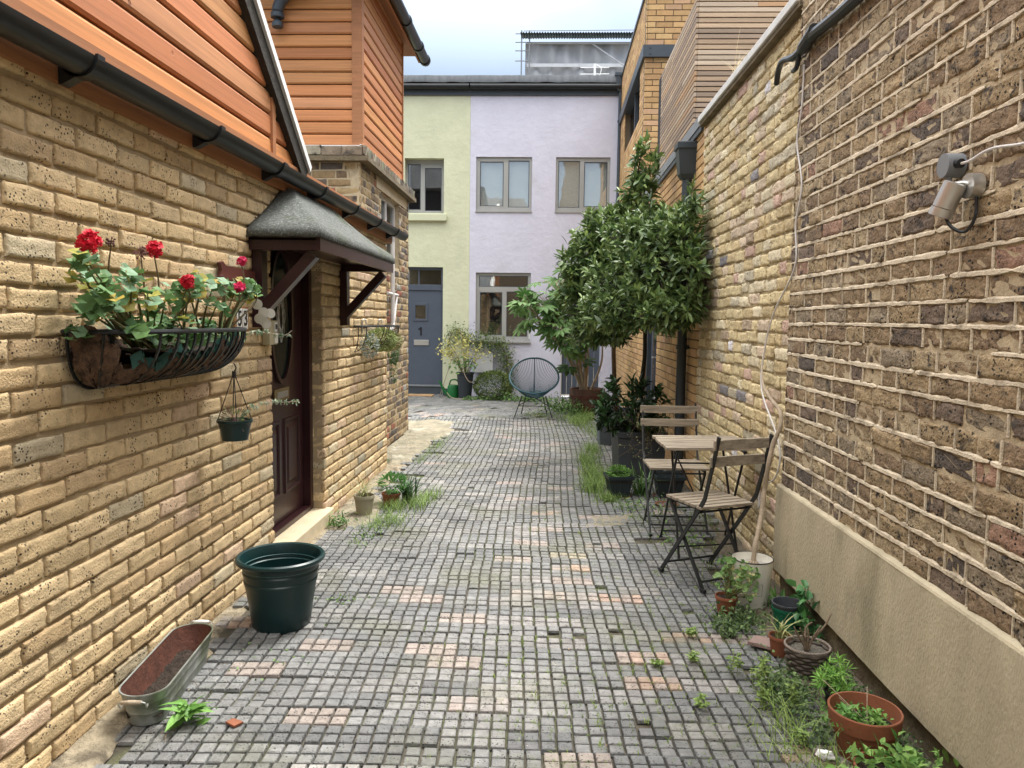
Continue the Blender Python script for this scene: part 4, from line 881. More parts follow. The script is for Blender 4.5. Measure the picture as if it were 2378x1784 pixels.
#@@OBJECTS
def at(sx, sy, ax, val):    # a point of the photograph carried to the plane where the thing really stands
    d = Fw*1750+Rr*(sx-1189)-Uu*(sy-892); c = Vector((0, 0, 1.41)); return np.array(c+d*((val-c[ax])/d[ax]))
def col1(a, b): t = random.random(); return tuple(x*(1-t)+y_*t for x, y_ in zip(a, b))
def roundleaf(mb, pos, nr, size, c, cup=.2):
    nr = nrm(nr); a = nrm(np.cross(nr, (.3, .2, 1) if abs(nr[2]) < .9 else (1, 0, 0))); b = np.cross(nr, a); n = 11
    V = [np.array(pos)]
    for k in range(n):
        t = .35+k*(2*math.pi-.7)/(n-1); r = size*(1+.09*(-1)**k)*(.9+.1*math.cos(t))
        V.append(np.array(pos)+(a*math.cos(t)+b*math.sin(t))*r+nr*cup*size*(.6+.4*math.sin(3*t)))
    cc = np.array([np.array(c)*.8]+[c]*n); mb.add(V, [(0, k, k+1) for k in range(1, n)], cc)
def palmate(mb, pos, d, nr, size, c, lobes=7):
    d = nrm(d); nr = nrm(np.array(nr)-d*np.dot(nr, d)); s_ = np.cross(d, nr); V = [np.array(pos, float)]; F_ = []
    for k in range(lobes):
        a = (k-(lobes-1)/2)*(3.9/(lobes-1)); L_ = size*(1-.28*abs(a)/1.95); dr = d*math.cos(a)+s_*math.sin(a); pr = -d*math.sin(a)+s_*math.cos(a)
        b = len(V); w = size*.15
        V += [pos+dr*L_*.28-pr*w*.55+nr*.01, pos+dr*L_*.62-pr*w-nr*size*.03, pos+dr*L_-nr*size*.16, pos+dr*L_*.62+pr*w-nr*size*.03, pos+dr*L_*.28+pr*w*.55+nr*.01, pos+dr*L_*.6+nr*size*.02]
        F_ += [(0, b, b+5), (b, b+1, b+5), (b+1, b+2, b+5), (b+2, b+3, b+5), (b+3, b+4, b+5), (b+4, 0, b+5)]
        if k: F_.append((0, b-2, b))
    mb.add(V, F_, c)
def pot_prof(r, h, rb=.72, rimh=.16, rimt=.07, wall=.05, soil=.82):
    return [(0.001, 0), (r*rb, 0), (r*(1-rimt), h*(1-rimh)), (r, h*(1-rimh)), (r*1.0, h*.985), (r*.985, h), (r*(1-wall-.02), h), (r*(1-wall-.04), h*.97), (r*(1-wall-.06), h*(soil-.02))]
def roundpot(T, loc, r, h, m, soil=.85, name='pot', **k):
    q = MB().place(loc); q.lathe(pot_prof(r, h, soil=soil, **k), 36); o = part(q, name, m, T, smooth='auto')
    q = MB().place(loc); q.disc(r*.92, h*soil, rough=.004); part(q, 'soil', m_soil, T, smooth=True); return o
def ringpath(cx, cy, z, r, n=32, sx=1, sy=1): return [(cx+r*sx*math.cos(t), cy+r*sy*math.sin(t), z) for t in np.linspace(0, 2*math.pi, n+1)]

# ------------------------------------------------------------ wall basket with geraniums
WB = thing('wall_basket', 'large black wire wall basket with coir liner left of the maroon door', 'basket', (LX(2.9), 2.88, 1.16))
yc, hl, zr, dep, prj = 2.88, .56, 1.358, .19, .225
def rim(s_): return prj*max(0, 1-abs(s_)**3.6)**.5
def bk(s_, th, k=1.): return (LX(yc+s_*hl)+.012+rim(s_)*math.cos(th)*k, yc+s_*hl*(1-.27*(1-math.cos(th))**1.3), zr-dep*math.sin(th)*k)
q = MB(); ss = np.sin(np.linspace(-math.pi/2, math.pi/2, 40)); q.tube([bk(s_, 0) for s_ in ss], .0085, 8)
q.tube([(LX(yc-hl)+.012, yc-hl, zr), (LX(yc+hl)+.012, yc+hl, zr)], .0075, 8); q.tube([(LX(yc-hl*.73)+.012, yc-hl*.73, zr-dep), (LX(yc+hl*.73)+.012, yc+hl*.73, zr-dep)], .006, 8)
for s_ in [-.999, -.93, -.62]+list(np.linspace(-.45, .97, 15)):
    P_ = [bk(s_, th) for th in np.linspace(0, math.pi/2, 10)]
    for a, b in zip(P_, P_[1:]): q.bar(a, b, .011, .006, up=(1, 0, .2))
part(q, 'frame', m_black, WB)
q = MB()
for yy in (yc-.30, yc+.36):
    q.tube(smooth_path([(LX(yy)+.01, yy, zr-.06), (LX(yy)+.012, yy, zr+.03), (LX(yy)+.03, yy+.01, zr+.045), (LX(yy)+.04, yy+.015, zr+.02)], 14), .006, 6)
part(q, 'hook', m_black, WB)
tl = lambda s_: (.18 if s_ < -.86 else (.62 if s_ < .0 else .36))+.10*math.sin(s_*9+1)+.12*math.sin(s_*21)+.09*math.sin(s_*47)
P_ = np.array([[np.array(bk(s_, tl(s_)+(math.pi/2-tl(s_))*t, .94))+rng.normal(0, .0035, 3)+np.array((.009*math.sin(s_*55)*math.sin(t*3), 0, 0)) for t in np.linspace(0, 1, 14)] for s_ in np.sin(np.linspace(-1.5, 1.5, 90))])
q = MB(); q.grid(P_); o = part(q, 'coir_liner', m_coir, WB, smooth=True); md = o.modifiers.new('thick', 'SOLIDIFY'); md.thickness = .008
q = MB()
for s_ in np.linspace(-.75, .95, 46):   # ragged edge of the green plastic lining
    a = np.array(bk(s_, tl(s_)-.05, .95)); w_ = np.array(bk(s_+.05, tl(s_+.05)-.05, .95)); k = random.uniform(.01, .035)
    q.add([a+(0, 0, -.015), w_+(0, 0, -.015), w_+(random.uniform(-.01, .01), 0, k*.6), a+(random.uniform(-.012, .012), 0, k)], [(0, 1, 2, 3)])
part(q, 'plastic_lining', mat('torn_green_plastic', (.02, .09, .075), .5), WB)
q = MB(); P_ = np.array([[(LX(yc+s_*hl)+.015+rim(s_)*t*.9, yc+s_*hl*.97, zr-.07+.015*math.sin(s_*6)+random.uniform(-.006, .006)) for t in np.linspace(0, 1, 8)] for s_ in np.linspace(-.97, .97, 60)]); q.grid(P_[:, ::-1]); part(q, 'soil', m_soil, WB, smooth=True)
q = MB(); P_ = np.array([[(LX(yc+s_*hl)+.014+random.uniform(-.003, .003), yc+s_*hl*.97, zr-.02-.10*t+.012*math.sin(s_*30)*(t < .2)) for t in np.linspace(0, 1, 6)] for s_ in np.linspace(-.97, .97, 70)]); q.grid(P_[:, ::-1]); part(q, 'back_liner', m_coir, WB, smooth=True)
GE = thing('geranium', 'red flowering geranium growing in the large wall basket', 'geranium', (LX(2.9)+.12, 2.88, 1.29))
stm, lv = MB(), MB(); heads = []
FL = [(205, 563, -1.42, .034, 1), (357, 578, -1.40, .030, 1), (434, 655, -1.27, .026, 1), (561, 607, -1.34, .020, 2), (556, 668, -1.27, .022, 2), (258, 562, -1.41, .014, 0), (327, 588, -1.40, .02, 0), (585, 658, -1.36, .012, 0), (515, 645, -1.37, .01, 0)]
roots = [(yc+k*.09-.28, -1.40+.03*math.sin(k*3)) for k in range(9)]
for (sx, sy, xx, r, kd) in FL:
    h_ = at(sx, sy, 0, xx); rt = min(roots, key=lambda a: abs(a[0]-h_[1]-.08))
    P_ = smooth_path([(rt[1], rt[0], 1.28), (rt[1]+.02, (rt[0]+h_[1])/2+random.uniform(-.04, .04), 1.36), (h_[0]+random.uniform(-.01, .02), h_[1]+random.uniform(-.03, .03), (h_[2]+1.40)/2), (h_[0], h_[1], h_[2]-r*.6)], 22)
    stm.tube(P_, np.linspace(.007, .0018, 22), 6, c=(.12, .09, .04))
    q = MB()
    if kd:
        for k in range(48):
            d = nrm(rng.normal(0, 1, 3)+np.array((.35, -.35, .4))); p = h_+d*r*random.uniform(.5, 1)
            for j in range(4): roundleaf(q, p+rng.normal(0, .003, 3), d+rng.normal(0, .45, 3), r*.30, (1, 1, 1), .3)
        part(q, 'flower_head', m_petal if kd == 1 else mat('pink_petal', (.68, .03, .13), .6, var=.2, trans=.2), GE)
    else:
        for k in range(24): d = rdir(1)[0]; q.tube([h_, h_+d*r], .0012, 4); q.tube([h_+d*r, h_+d*r*1.25], .003, 5)
        part(q, 'dead_flower_head', mat('dead_petal', (.12, .05, .045), .9, var=.4), GE)
# leaves: clusters at stem ends, spread as in the photo
for k in range(50):
    sx = random.uniform(180, 585); top = np.interp(sx, [190, 240, 330, 400, 450, 520, 560], [605, 610, 620, 640, 640, 640, 660]); sy = random.uniform(top, 785 if sx < 505 else 680)
    xx = random.uniform(-1.45, -1.30); c_ = at(sx, sy, 0, xx)
    if c_[2] < 1.33: continue
    rt = min(roots, key=lambda a: abs(a[0]-c_[1]-random.uniform(-.1, .15)))
    stm.tube(smooth_path([(rt[1], rt[0], 1.28), ((rt[1]+c_[0])/2, (rt[0]+c_[1])/2+random.uniform(-.04, .04), (1.3+c_[2])/2-.01), tuple(c_)], 14), np.linspace(.0065, .002, 14), 6, c=col1((.14, .11, .05), (.1, .16, .05)))
    for j in range(random.randint(6, 9)):
        d = nrm(rng.normal(0, 1, 3)*np.array((1, 1, .55))); p = c_+d*random.uniform(.015, .05)
        if p[0] < LX(p[1])+.015: p[0] = LX(p[1])+.015
        yl = random.random(); c = col1((.32, .32, .06), (.42, .30, .05)) if yl < .12 else (col1((.06, .15, .05), (.15, .28, .09)) if yl < .75 else col1((.16, .28, .15), (.2, .34, .2)))
        stm.tube([c_, (c_+p)/2+np.array((0, 0, .004)), p], .0011, 4, c=(.15, .2, .07)); roundleaf(lv, p, np.array((.25, -.25, .9))+rng.normal(0, .5, 3), random.uniform(.017, .033), c, .22)
n = 170; tt_ = rng.uniform(-.5, .93, n); p_ = np.stack([LX(yc+tt_*hl)+.02+rng.uniform(.02, .17, n), yc+tt_*hl, zr-.05+rng.uniform(-.02, .035, n)], 1)
for k in range(n): roundleaf(lv, p_[k], np.array((.4, -.3, .8))+rng.normal(0, .5, 3), random.uniform(.010, .02), col1((.03, .08, .03), (.13, .22, .07)), .2)
part(stm, 'stems', m_leafS, GE, smooth=True); part(lv, 'foliage', m_leafS, GE)
def ivy(pts, name, label, n=9, size=.022, c1=(.10, .2, .1), c2=(.45, .5, .38)):
    P_ = smooth_path(pts, 24); T = thing(name, label, 'ivy', tuple(P_[0]))
    q = MB(); q.tube(P_, .0014, 5); part(q, 'stem', m_barkP, T)
    q = MB()
    for k in range(n):
        p = P_[int(3+k*(20/n))]+rng.normal(0, .006, 3); palmate(q, p, rng.normal(0, 1, 3)+np.array((.6, 0, -.3)), np.array((.3, -.6, .6))+rng.normal(0, .3, 3), size*random.uniform(.7, 1.2), col1(c1, c2), 5)
    part(q, 'leaves', m_leafS, T); return T
ivy([tuple(at(*a)) for a in ((560, 778, 0, -1.36), (590, 768, 0, -1.33), (605, 772, 0, -1.31), (640, 775, 0, -1.29), (662, 778, 0, -1.28), (678, 768, 0, -1.27))], 'ivy_trail', 'pale ivy trail sticking out from the end of the wall basket')
# ------------------------------------------------------------ small hanging pot
HP = thing('hanging_pot', 'small dark round pot hanging on wires below the wall basket', 'plant pot', (-1.30, 3.32, .85))
hc = at(546, 1012, 1, 3.32); hx_, hz = hc[0], .86
q = MB().place((hx_, 3.32, hz)); q.lathe([(.001, 0), (.056, 0), (.066, .055), (.072, .078), (.078, .08), (.078, .092), (.070, .092), (.066, .07)], 32); part(q, 'pot', m_gpot, HP, smooth='auto')
q = MB(); top = np.array((hx_, 3.32, 1.185))
for k in range(4): a = k*1.57+.5; q.tube([top-(0, 0, .02), (hx_+.073*math.cos(a), 3.32+.073*math.sin(a), hz+.088)], .0022, 5)
q.tube([top-(0, 0, .045), top-(0, 0, .015)], .009, 8); q.tube(smooth_path([top-(0, 0, .02), top+(0.01, 0, .0), top+(0, 0, .02)], 8), .003, 6); part(q, 'hanger', m_black, HP)
q = MB().place((hx_, 3.32, hz)); q.disc(.068, .075, rough=.004); part(q, 'soil', m_soil, HP)
q = MB(); p_, d_ = blob(90, (hx_, 3.32, hz+.10), (.06, .06, .035)); leaves(q, p_, d_+(0, 0, .5), .03, .008, lc(90, (.22, .13, .10), (.20, .28, .10)))
for k in range(26): a = rdir(1, .5)[0]; b = np.array((hx_, 3.32, hz+.09)); q.tube([b, b+a*random.uniform(.04, .1)], .0008, 3, c=(.2, .12, .1))
part(q, 'foliage', m_leafS, HP)
ivy([tuple(at(*a)) for a in ((548, 985, 1, 3.32), (565, 958, 1, 3.32), (590, 944, 1, 3.3), (625, 936, 1, 3.28), (660, 934, 1, 3.25), (695, 932, 1, 3.2))], 'ivy_trail', 'grey green ivy stem reaching from the hanging pot across the door', 11)
# ------------------------------------------------------------ name board, number, shells, key box
q = MB(); lb = [(3.44, 1.585), (3.9, 1.578), (3.9, 1.63), (3.86, 1.645), (3.50, 1.65), (3.47, 1.668), (3.44, 1.66), (3.455, 1.625)]
q.poly([(LX(3.7)+.004, y, z) for y, z in lb], (.018, 0, 0)); NB = part(q, 'name_board', mat('board_red', (.10, .028, .022), .5, var=.25, stretch=(1, .3, 4)), loc=(LX(3.7), 3.7, 1.6)); tag(NB, 'dark red wooden name board with brass letters hanging under it', 'sign')
RL = Matrix.Rotation(rad(90), 4, 'Z') @ Matrix.Rotation(rad(90), 4, 'X')
for k, ch in enumerate('NILS'): text(ch, .085, (LX(3.7)+.016, 3.60+k*.062+(.015 if k == 3 else 0), 1.535), RL, m_brass, 'brass_letter', NB, .003)
NP = thing('number_plaque', 'wooden house number plaque reading 53 beside the door', 'house number', (LX(3.69), 3.69, 1.40))
q = MB(); q.box((LX(3.69)+.003, 3.605, 1.34), (LX(3.69)+.015, 3.785, 1.465)); part(q, 'board', mat('plaque_wood', (.34, .18, .075), .6, var=.2), NP, bev=.004)
for k, ch in enumerate('53'):
    ya_ = 3.625+k*.073; q = MB(); q.box((LX(3.69)+.015, ya_, 1.352), (LX(3.69)+.019, ya_+.066, 1.453)); part(q, 'tile', m_white, NP, bev=.002); text(ch, .105, (LX(3.69)+.0205, ya_+.033, 1.402), RL, m_black, 'digit', NP, .0008)
SH = thing('shell_mobile', 'string of round capiz shell discs hanging from the canopy brace', 'wind chime', tuple(at(600, 700, 0, -1.38)))
q = MB(); ps = [(597, 707), (612, 726), (628, 728), (603, 740), (618, 752), (611, 744)]
q.tube([at(597, 680, 0, -1.38), at(600, 720, 0, -1.38), at(612, 760, 0, -1.38)], .001, 4); part(q, 'string', m_barkP, SH)
for (sx, sy) in ps:
    p = at(sx, sy, 0, -1.38+random.uniform(-.02, .02)); nr = nrm(np.array((.5, -1, .1))+rng.normal(0, .35, 3)); q = MB(); q.tube([p, p+nr*.0012], .0255, 22); part(q, 'shell_disc', m_shell, SH)
KB = thing('entry_keypad', 'cream entry keypad box fixed to the brick by the door jamb', 'keypad', (LX(4.05), 4.05, 1.33))
q = MB(); q.box((LX(4.05)+.002, 3.985, 1.265), (LX(4.05)+.045, 4.10, 1.395)); part(q, 'box', mat('aged_cream_plastic', (.42, .38, .25), .5), KB, bev=.005)
q = MB(); q.box((LX(4.05)+.045, 4.045, 1.335), (LX(4.05)+.05, 4.085, 1.385)); part(q, 'screen_surround', m_white, KB); q = MB(); q.box((LX(4.05)+.05, 4.055, 1.348), (LX(4.05)+.052, 4.078, 1.375)); part(q, 'screen', m_black, KB)
q = MB(); q.box((LX(4.05)+.045, 4.045, 1.272), (LX(4.05)+.052, 4.09, 1.328)); part(q, 'cover', m_enamel, KB, bev=.002)
# ------------------------------------------------------------ far wall basket
W2 = thing('wall_basket', 'smaller black wire wall basket near the far end of the yellow house', 'basket', (LX(6.4), 6.38, 1.2))
yc2, hl2, zr2 = 6.38, .54, 1.352
def bk2(s_, th): return (LX(yc2+s_*hl2)+.01+.2*max(0, 1-abs(s_)**3.4)**.5*math.cos(th), yc2+s_*hl2, zr2-.2*math.sin(th))
q = MB(); q.tube([bk2(s_, 0) for s_ in ss], .008, 6); q.tube([bk2(-1, 0), bk2(1, 0)], .006, 6)
for s_ in [-.99, -.93]+list(np.linspace(-.55, .98, 13)):
    P_ = [bk2(s_, th) for th in np.linspace(0, 1.57, 6)]
    for a, b in zip(P_, P_[1:]): q.bar(a, b, .01, .005, up=(1, 0, .2))
part(q, 'frame', m_black, W2)
q = MB()
for yy in (6.1, 6.68): q.tube(smooth_path([(LX(yy)+.01, yy, zr2-.06), (LX(yy)+.012, yy, zr2+.04), (LX(yy)+.03, yy+.02, zr2+.05), (LX(yy)+.04, yy+.02, zr2+.02)], 12), .007, 6)
part(q, 'hook', m_steel, W2)
SE = thing('trailing_plants', 'bushy green sedum cushions bulging through the smaller wall basket', 'plant', (LX(6.4)+.1, 6.38, 1.2))
q = MB()
for c_, r_, n, ca, cb in (((LX(6.2)+.13, 6.27, 1.24), (.12, .19, .09), 1500, (.12, .17, .05), (.30, .34, .12)), ((LX(6.5)+.13, 6.6, 1.22), (.11, .16, .08), 1000, (.14, .16, .05), (.34, .30, .14)), ((LX(6.9)+.09, 6.93, 1.14), (.05, .06, .15), 500, (.07, .14, .06), (.16, .25, .1)), ((LX(6.9)+.09, 6.95, .96), (.025, .03, .14), 160, (.07, .14, .06), (.16, .25, .1)), ((LX(5.95)+.11, 5.93, 1.2), (.07, .07, .09), 350, (.2, .25, .2), (.36, .4, .36))):
    p_, d_ = blob(n, c_, r_, .7); leaves(q, p_, d_+rng.normal(0, .5, (n, 3)), .022, .011, lc(n, ca, cb, .3))
part(q, 'foliage', m_leafS, SE)
# ------------------------------------------------------------ big green pot, zinc trough, tile
GP = thing('green_planter', 'large empty dark green round plastic planter by the doorstep', 'planter', (-1.165, 3.33, 0))
q = MB().place((-1.165, 3.33, .004)); 
pf = [(.001, 0), (.122, 0), (.13, .012), (.142, .10), (.158, .20), (.163, .212), (.164, .222), (.160, .228), (.166, .250), (.169, .262), (.165, .268), (.174, .300), (.190, .303), (.198, .312), (.197, .324), (.189, .330), (.178, .326), (.170, .305), (.165, .262), (.160, .258), (.161, .25), (.150, .18), (.130, .02), (.001, .02)]
q.lathe(pf, 64); part(q, 'pot', m_gpot, GP, smooth='auto')
q = MB().place((-1.165, 3.33, .024)); q.disc(.125, 0, rough=.004); part(q, 'soil', m_soil, GP)
q = MB().place((-1.165, 3.33, 0))
for z, r in ((.282, .1665), (.262, .1625)): q.tube(ringpath(0, 0, z, r, 40), .0022, 6)
part(q, 'moulded_ring', mat('pale_green_plastic', (.05, .12, .12), .35), GP, smooth=True)
TR = thing('zinc_trough', 'long galvanised metal trough with rusty inside on the ground by the brick wall', 'trough', (-1.375, 2.70, 0))
tm = Matrix.Translation((-1.372, 2.70, .006)) @ Matrix.Rotation(rad(6), 4, 'Z')
def stad(w, l, z, n=20): 
    a = [(w*math.cos(t), l-w+w*math.sin(t), z) for t in np.linspace(0, math.pi, n)]; b = [(w*math.cos(t), -(l-w)+w*math.sin(t), z) for t in np.linspace(math.pi, 2*math.pi, n)]; return a+b
q = MB(); q.xf = np.array(tm); q.loft([stad(w, l, z) for w, l, z in ((.060, .265, 0), (.066, .275, .04), (.069, .278, .046), (.067, .277, .052), (.073, .292, .086), (.0755, .294, .09), (.0745, .294, .094), (.080, .305, .122), (.084, .309, .124), (.084, .309, .129), (.078, .303, .128))], cap1=False)
part(q, 'shell', m_zinc, TR, smooth='auto')
q = MB(); q.xf = np.array(tm); q.loft([stad(w, l, z)[::-1] for w, l, z in ((.0775, .302, .127), (.070, .289, .086), (.063, .27, .05), (.057, .26, .028))], cap0=False, cap1=False); part(q, 'rusty_lining', m_rust, TR, smooth='auto')
q = MB(); q.xf = np.array(tm); P_ = np.array([[(u*.062, v*.262*(1 if abs(u) < .9 else .93), .03+random.uniform(-.006, .012)) for u in np.linspace(-1, 1, 9)] for v in np.linspace(-1, 1, 40)]); q.grid(P_); part(q, 'dirt', m_soil, TR, smooth=True)
for sg in (-1, 1):
    q = MB(); q.xf = np.array(tm); q.box((-.032, sg*.300-.004, .082), (.032, sg*.300+.012*1, .112)) if 0 else None
    q.tube(smooth_path([(-.04, sg*.306, .10), (-.042, sg*.325, .098), (-.038, sg*.338, .122), (.038, sg*.338, .122), (.042, sg*.325, .098), (.04, sg*.306, .10)], 20), .0025, 6); h_ = part(q, 'handle', m_steel, TR)
    q = MB(); q.xf = np.array(tm); q.tube([(-.033, sg*.338, .122), (0, sg*.338, .122), (.033, sg*.338, .122)], [.006, .0085, .006], 10); part(q, 'grip', m_barkP if sg < 0 else m_white, h_, smooth=True)
q = MB(); c_ = np.array((-1.20, 2.46, .01)); n = 38; a = rng.uniform(0, 6.28, n); d = np.stack([np.cos(a), np.sin(a), rng.uniform(.1, 1.3, n)], 1); leaves(q, np.tile(c_, (n, 1))+rng.normal(0, .012, (n, 3))+np.stack([0*a, 0*a, rng.uniform(0, .05, n)], 1), d, .075, .026, lc(n, (.10, .24, .04), (.20, .38, .09)), droop=.5)
tag(part(q, 'weed', m_leafS, loc=tuple(c_)), 'bright green leafy weed at the near end of the zinc trough', 'weed')
q = MB(); q.place((-1.035, 2.46, .012), rad(-28)); q.poly([(-.022, -.014, 0), (.026, -.018, 0), (.03, .018, 0), (-.018, .016, 0)], (0, 0, .008)); tag(part(q, 'tile_piece', m_terra, loc=(-1.035, 2.46, .012), bev=.001), 'small brown tile fragment lying on the pavers near the trough', 'tile')
# ------------------------------------------------------------ pots by the left wall beyond the door
P1 = thing('potted_plant', 'beige pot of striped strappy leaves beside the left brick wall', 'potted plant', (-1.235, 5.28, 0)); roundpot(P1, (-1.235, 5.28, .003), .074, .15, mat('beige_pot', (.30, .27, .19), .75, var=.15))
q = MB(); n = 26; blades(q, np.array([(-1.235, 5.28, .13)])+rng.normal(0, .02, (n, 3))*np.array((1, 1, 0)), .17, .012, lc(n, (.25, .28, .12), (.38, .36, .18)), lean=1.1); part(q, 'leaves', m_leafS, P1)
P2 = thing('potted_plant', 'small terracotta pot with bright green parsley like leaves behind the beige pot', 'potted plant', (-1.10, 5.58, 0)); roundpot(P2, (-1.10, 5.58, .003), .072, .10, m_terra)
q = MB(); n = 420; p_, d_ = blob(n, (-1.09, 5.6, .17), (.11, .12, .07), .5); leaves(q, p_, d_+(0, 0, .4), .03, .014, lc(n, (.05, .15, .04), (.12, .28, .06))); part(q, 'foliage', m_leafS, P2)
n = 46; q = MB(); c_ = np.array((-.98, 5.66, .02)); blades(q, c_+rng.normal(0, .02, (n, 3))*np.array((1, 1, .6)), .24, .016, lc(n, (.015, .04, .015), (.06, .13, .04)), lean=.8); tag(part(q, 'spiky_plant', m_leaf, loc=tuple(c_)), 'dark spiky strap leaved plant right of the small terracotta pot', 'plant')
# ------------------------------------------------------------ far group by the facade
q = MB(); q.box((-2.45, 13.62, .008), (-1.93, 13.92, .03)); tag(part(q, 'doormat', m_coir2, loc=(-2.2, 13.8, 0), bev=.004), 'brown coir doormat in front of the slate blue door', 'doormat')
WC = thing('watering_can', 'bright green plastic watering can beside the tall black pot', 'watering can', (-1.56, 13.55, 0))
q = MB().place((-1.54, 13.55, .006)); q.lathe([(.001, 0), (.10, 0), (.105, .05), (.10, .2), (.085, .23), (.08, .235), (.06, .235), (.06, .2)], 28, sy=.8); part(q, 'body', m_can, WC, smooth='auto')
q = MB(); q.tube(smooth_path([(-1.62, 13.55, .05), (-1.69, 13.55, .12), (-1.76, 13.55, .25), (-1.79, 13.55, .31)], 14), np.linspace(.035, .018, 14), 12); part(q, 'spout', m_can, WC, smooth='auto')
q = MB(); q.tube(smooth_path([(-1.61, 13.55, .22), (-1.58, 13.55, .32), (-1.48, 13.55, .33), (-1.43, 13.55, .25), (-1.44, 13.55, .12)], 20), .013, 8); part(q, 'handle', m_can, WC, smooth=True)
TP = thing('potted_shrub', 'tall tapered black pot with yellow leaved shrub by the green house door', 'potted shrub', (-1.31, 13.45, 0))
q = MB().place((-1.31, 13.45, .004)); q.lathe([(.001, 0), (.11, 0), (.15, .44), (.165, .445), (.168, .475), (.155, .475), (.145, .42)], 28)
for z in (.33, .36, .39): q.tube(ringpath(0, 0, z, .142+(z-.33)*.1, 28), .004, 6)
part(q, 'pot', mat('graphite_pot', (.03, .036, .042), .45), TP, smooth='auto'); q = MB().place((-1.31, 13.45, 0)); q.disc(.145, .44); part(q, 'soil', m_soil, TP)
q = MB(); lv = MB()
for k in range(16):
    a = rng.uniform(-1, 1); tip = np.array((-1.31+a*.38-.03, 13.4+rng.uniform(-.15, .15), rng.uniform(.75, 1.12)-abs(a)*.12)); q.tube(smooth_path([(-1.31+a*.04, 13.45, .42), ((-1.31+tip[0])/2, 13.43, (.44+tip[2])/2+.04), tuple(tip)], 10), np.linspace(.008, .003, 10), 5, c=(.3, .22, .12))
    n = 26; leaves(lv, tip+rng.normal(0, 1, (n, 3))*np.array((.09, .07, .05)), rdir(n, .2), .05, .028, lc(n, (.42, .42, .12), (.62, .56, .22)))
n = 110; leaves(lv, np.array((-1.31, 13.4, .62))+rng.normal(0, 1, (n, 3))*np.array((.12, .08, .07)), rdir(n, .2), .07, .04, lc(n, (.12, .25, .08), (.25, .4, .14)))
part(q, 'stems', m_leafS, TP); part(lv, 'foliage', m_leafS, TP)
q = MB(); q.tube(smooth_path([(-1.79, 13.6, .02), (-1.6, 13.4, .55), (-1.48, 13.3, .85), (-1.38, 13.28, .7), (-1.3, 13.25, .45), (-1.22, 13.24, .33), (-1.15, 13.25, .32)], 30), .006, 6); q.tube(smooth_path([(-1.62, 13.3, .12), (-1.52, 13.28, .03), (-1.3, 13.25, .02), (-1.15, 13.3, .015)], 14), .007, 6)
tag(part(q, 'garden_hose', m_barkP, loc=(-1.4, 13.4, 0), smooth=True), 'thin beige garden hose looping over the tall black pot', 'hose')
MBX = pbox('meter_box', (-1.19, FY-.07, .42), (-.83, FY-.01, .80), m_white, None, .004) if False else None
q = MB(); q.box((-1.19, FY-.16, .45), (-.84, FY-.005, .80)); tag(part(q, 'meter_box', mat('pale_grey_box', (.50, .51, .52), .6, var=.06), loc=(-1, FY, .45), bev=.005), 'pale grey meter box on the lilac wall framed by climbing leaves', 'meter box')
CL = thing('climbing_plant', 'climbing jasmine round the meter box below the lilac house window', 'climber', (-.8, 13.85, 0)); q = MB(); lv = MB()
arc = smooth_path([(-.60, FY-.1, .1), (-.58, FY-.14, .5), (-.60, FY-.14, .78), (-.75, FY-.14, .98), (-.98, FY-.16, 1.0), (-1.2, FY-.15, 1.02), (-1.38, FY-.14, 1.10), (-1.52, FY-.14, 1.25), (-1.62, FY-.14, 1.12), (-1.68, FY-.14, .9)], 60)
q.tube(arc, .010, 6, c=(.2, .15, .09)); 
for i, p in enumerate(arc):
    dens = 1.0 if i < 38 else .42; n = int(52*dens); w_ = (.085, .06, .10) if i < 38 else (.07, .05, .07)
    leaves(lv, p+rng.normal(0, 1, (n, 3))*np.array(w_), rdir(n, .1), .042, .02, lc(n, (.05, .11, .03), (.24, .30, .09), .3))
part(q, 'stems', m_leafS, CL); part(lv, 'foliage', m_leafS, CL)
q = MB(); n = 4200; p_, d_ = blob(n, (-.80, 13.42, .24), (.36, .28, .27), .75); k_ = p_[:, 2] > .0; p_, d_ = p_[k_], d_[k_]; n = len(p_); leaves(q, p_, d_+rng.normal(0, .6, (n, 3)), .036, .018, lc(n, (.05, .10, .025), (.22, .27, .08), .3)); tag(part(q, 'clipped_bush', m_leafS, loc=(-.8, 13.42, 0)), 'rounded small leaved green bush behind the string chair', 'bush')
# string chair
AC = thing('string_chair', 'round teal string lounge chair with thin black legs at the lane end', 'chair', (-.06, 11.1, 0))
def rg(ph, k=1.): 
    u = .355*math.sin(ph)*(1-.17*math.cos(ph)); v = math.cos(ph); return np.array((-.06+u*k, 11.12+.26*v*k, .605+.245*v*k+.02*abs(math.sin(ph))))
q = MB(); q.tube([rg(t) for t in np.linspace(0, 2*math.pi, 61)], .014, 10); part(q, 'ring', m_teal, AC, smooth=True)
ap = np.array((-.06, 11.14, .275)); q = MB()
for t in np.linspace(0, 2*math.pi, 64, endpoint=False):
    a = rg(t); r0 = ap+(a-ap)*np.array((.16, .16, .05)); mid = (a+r0)/2-np.array((0, -.02, .035)); q.tube(smooth_path([a, mid, r0, ap+(a-ap)*.03], 10), .0035, 5)
part(q, 'cords', m_teal, AC)
q = MB(); sr = [(-.06+.17*math.cos(t), 11.14+.14*math.sin(t), .30+.05*abs(math.cos(t))) for t in np.linspace(0, 2*math.pi, 25)]; q.tube(sr, .009, 6)
q.tube([rg(0)+(0, .012, 0), (-.06, 11.30, .5), (-.06, 11.2, .29)], .009, 6)
for t in (math.pi*.72, math.pi*1.28): q.tube([rg(t), (-.06+(.12 if t < math.pi else -.12), 11.05, .31)], .008, 6)
part(q, 'frame', m_black, AC)
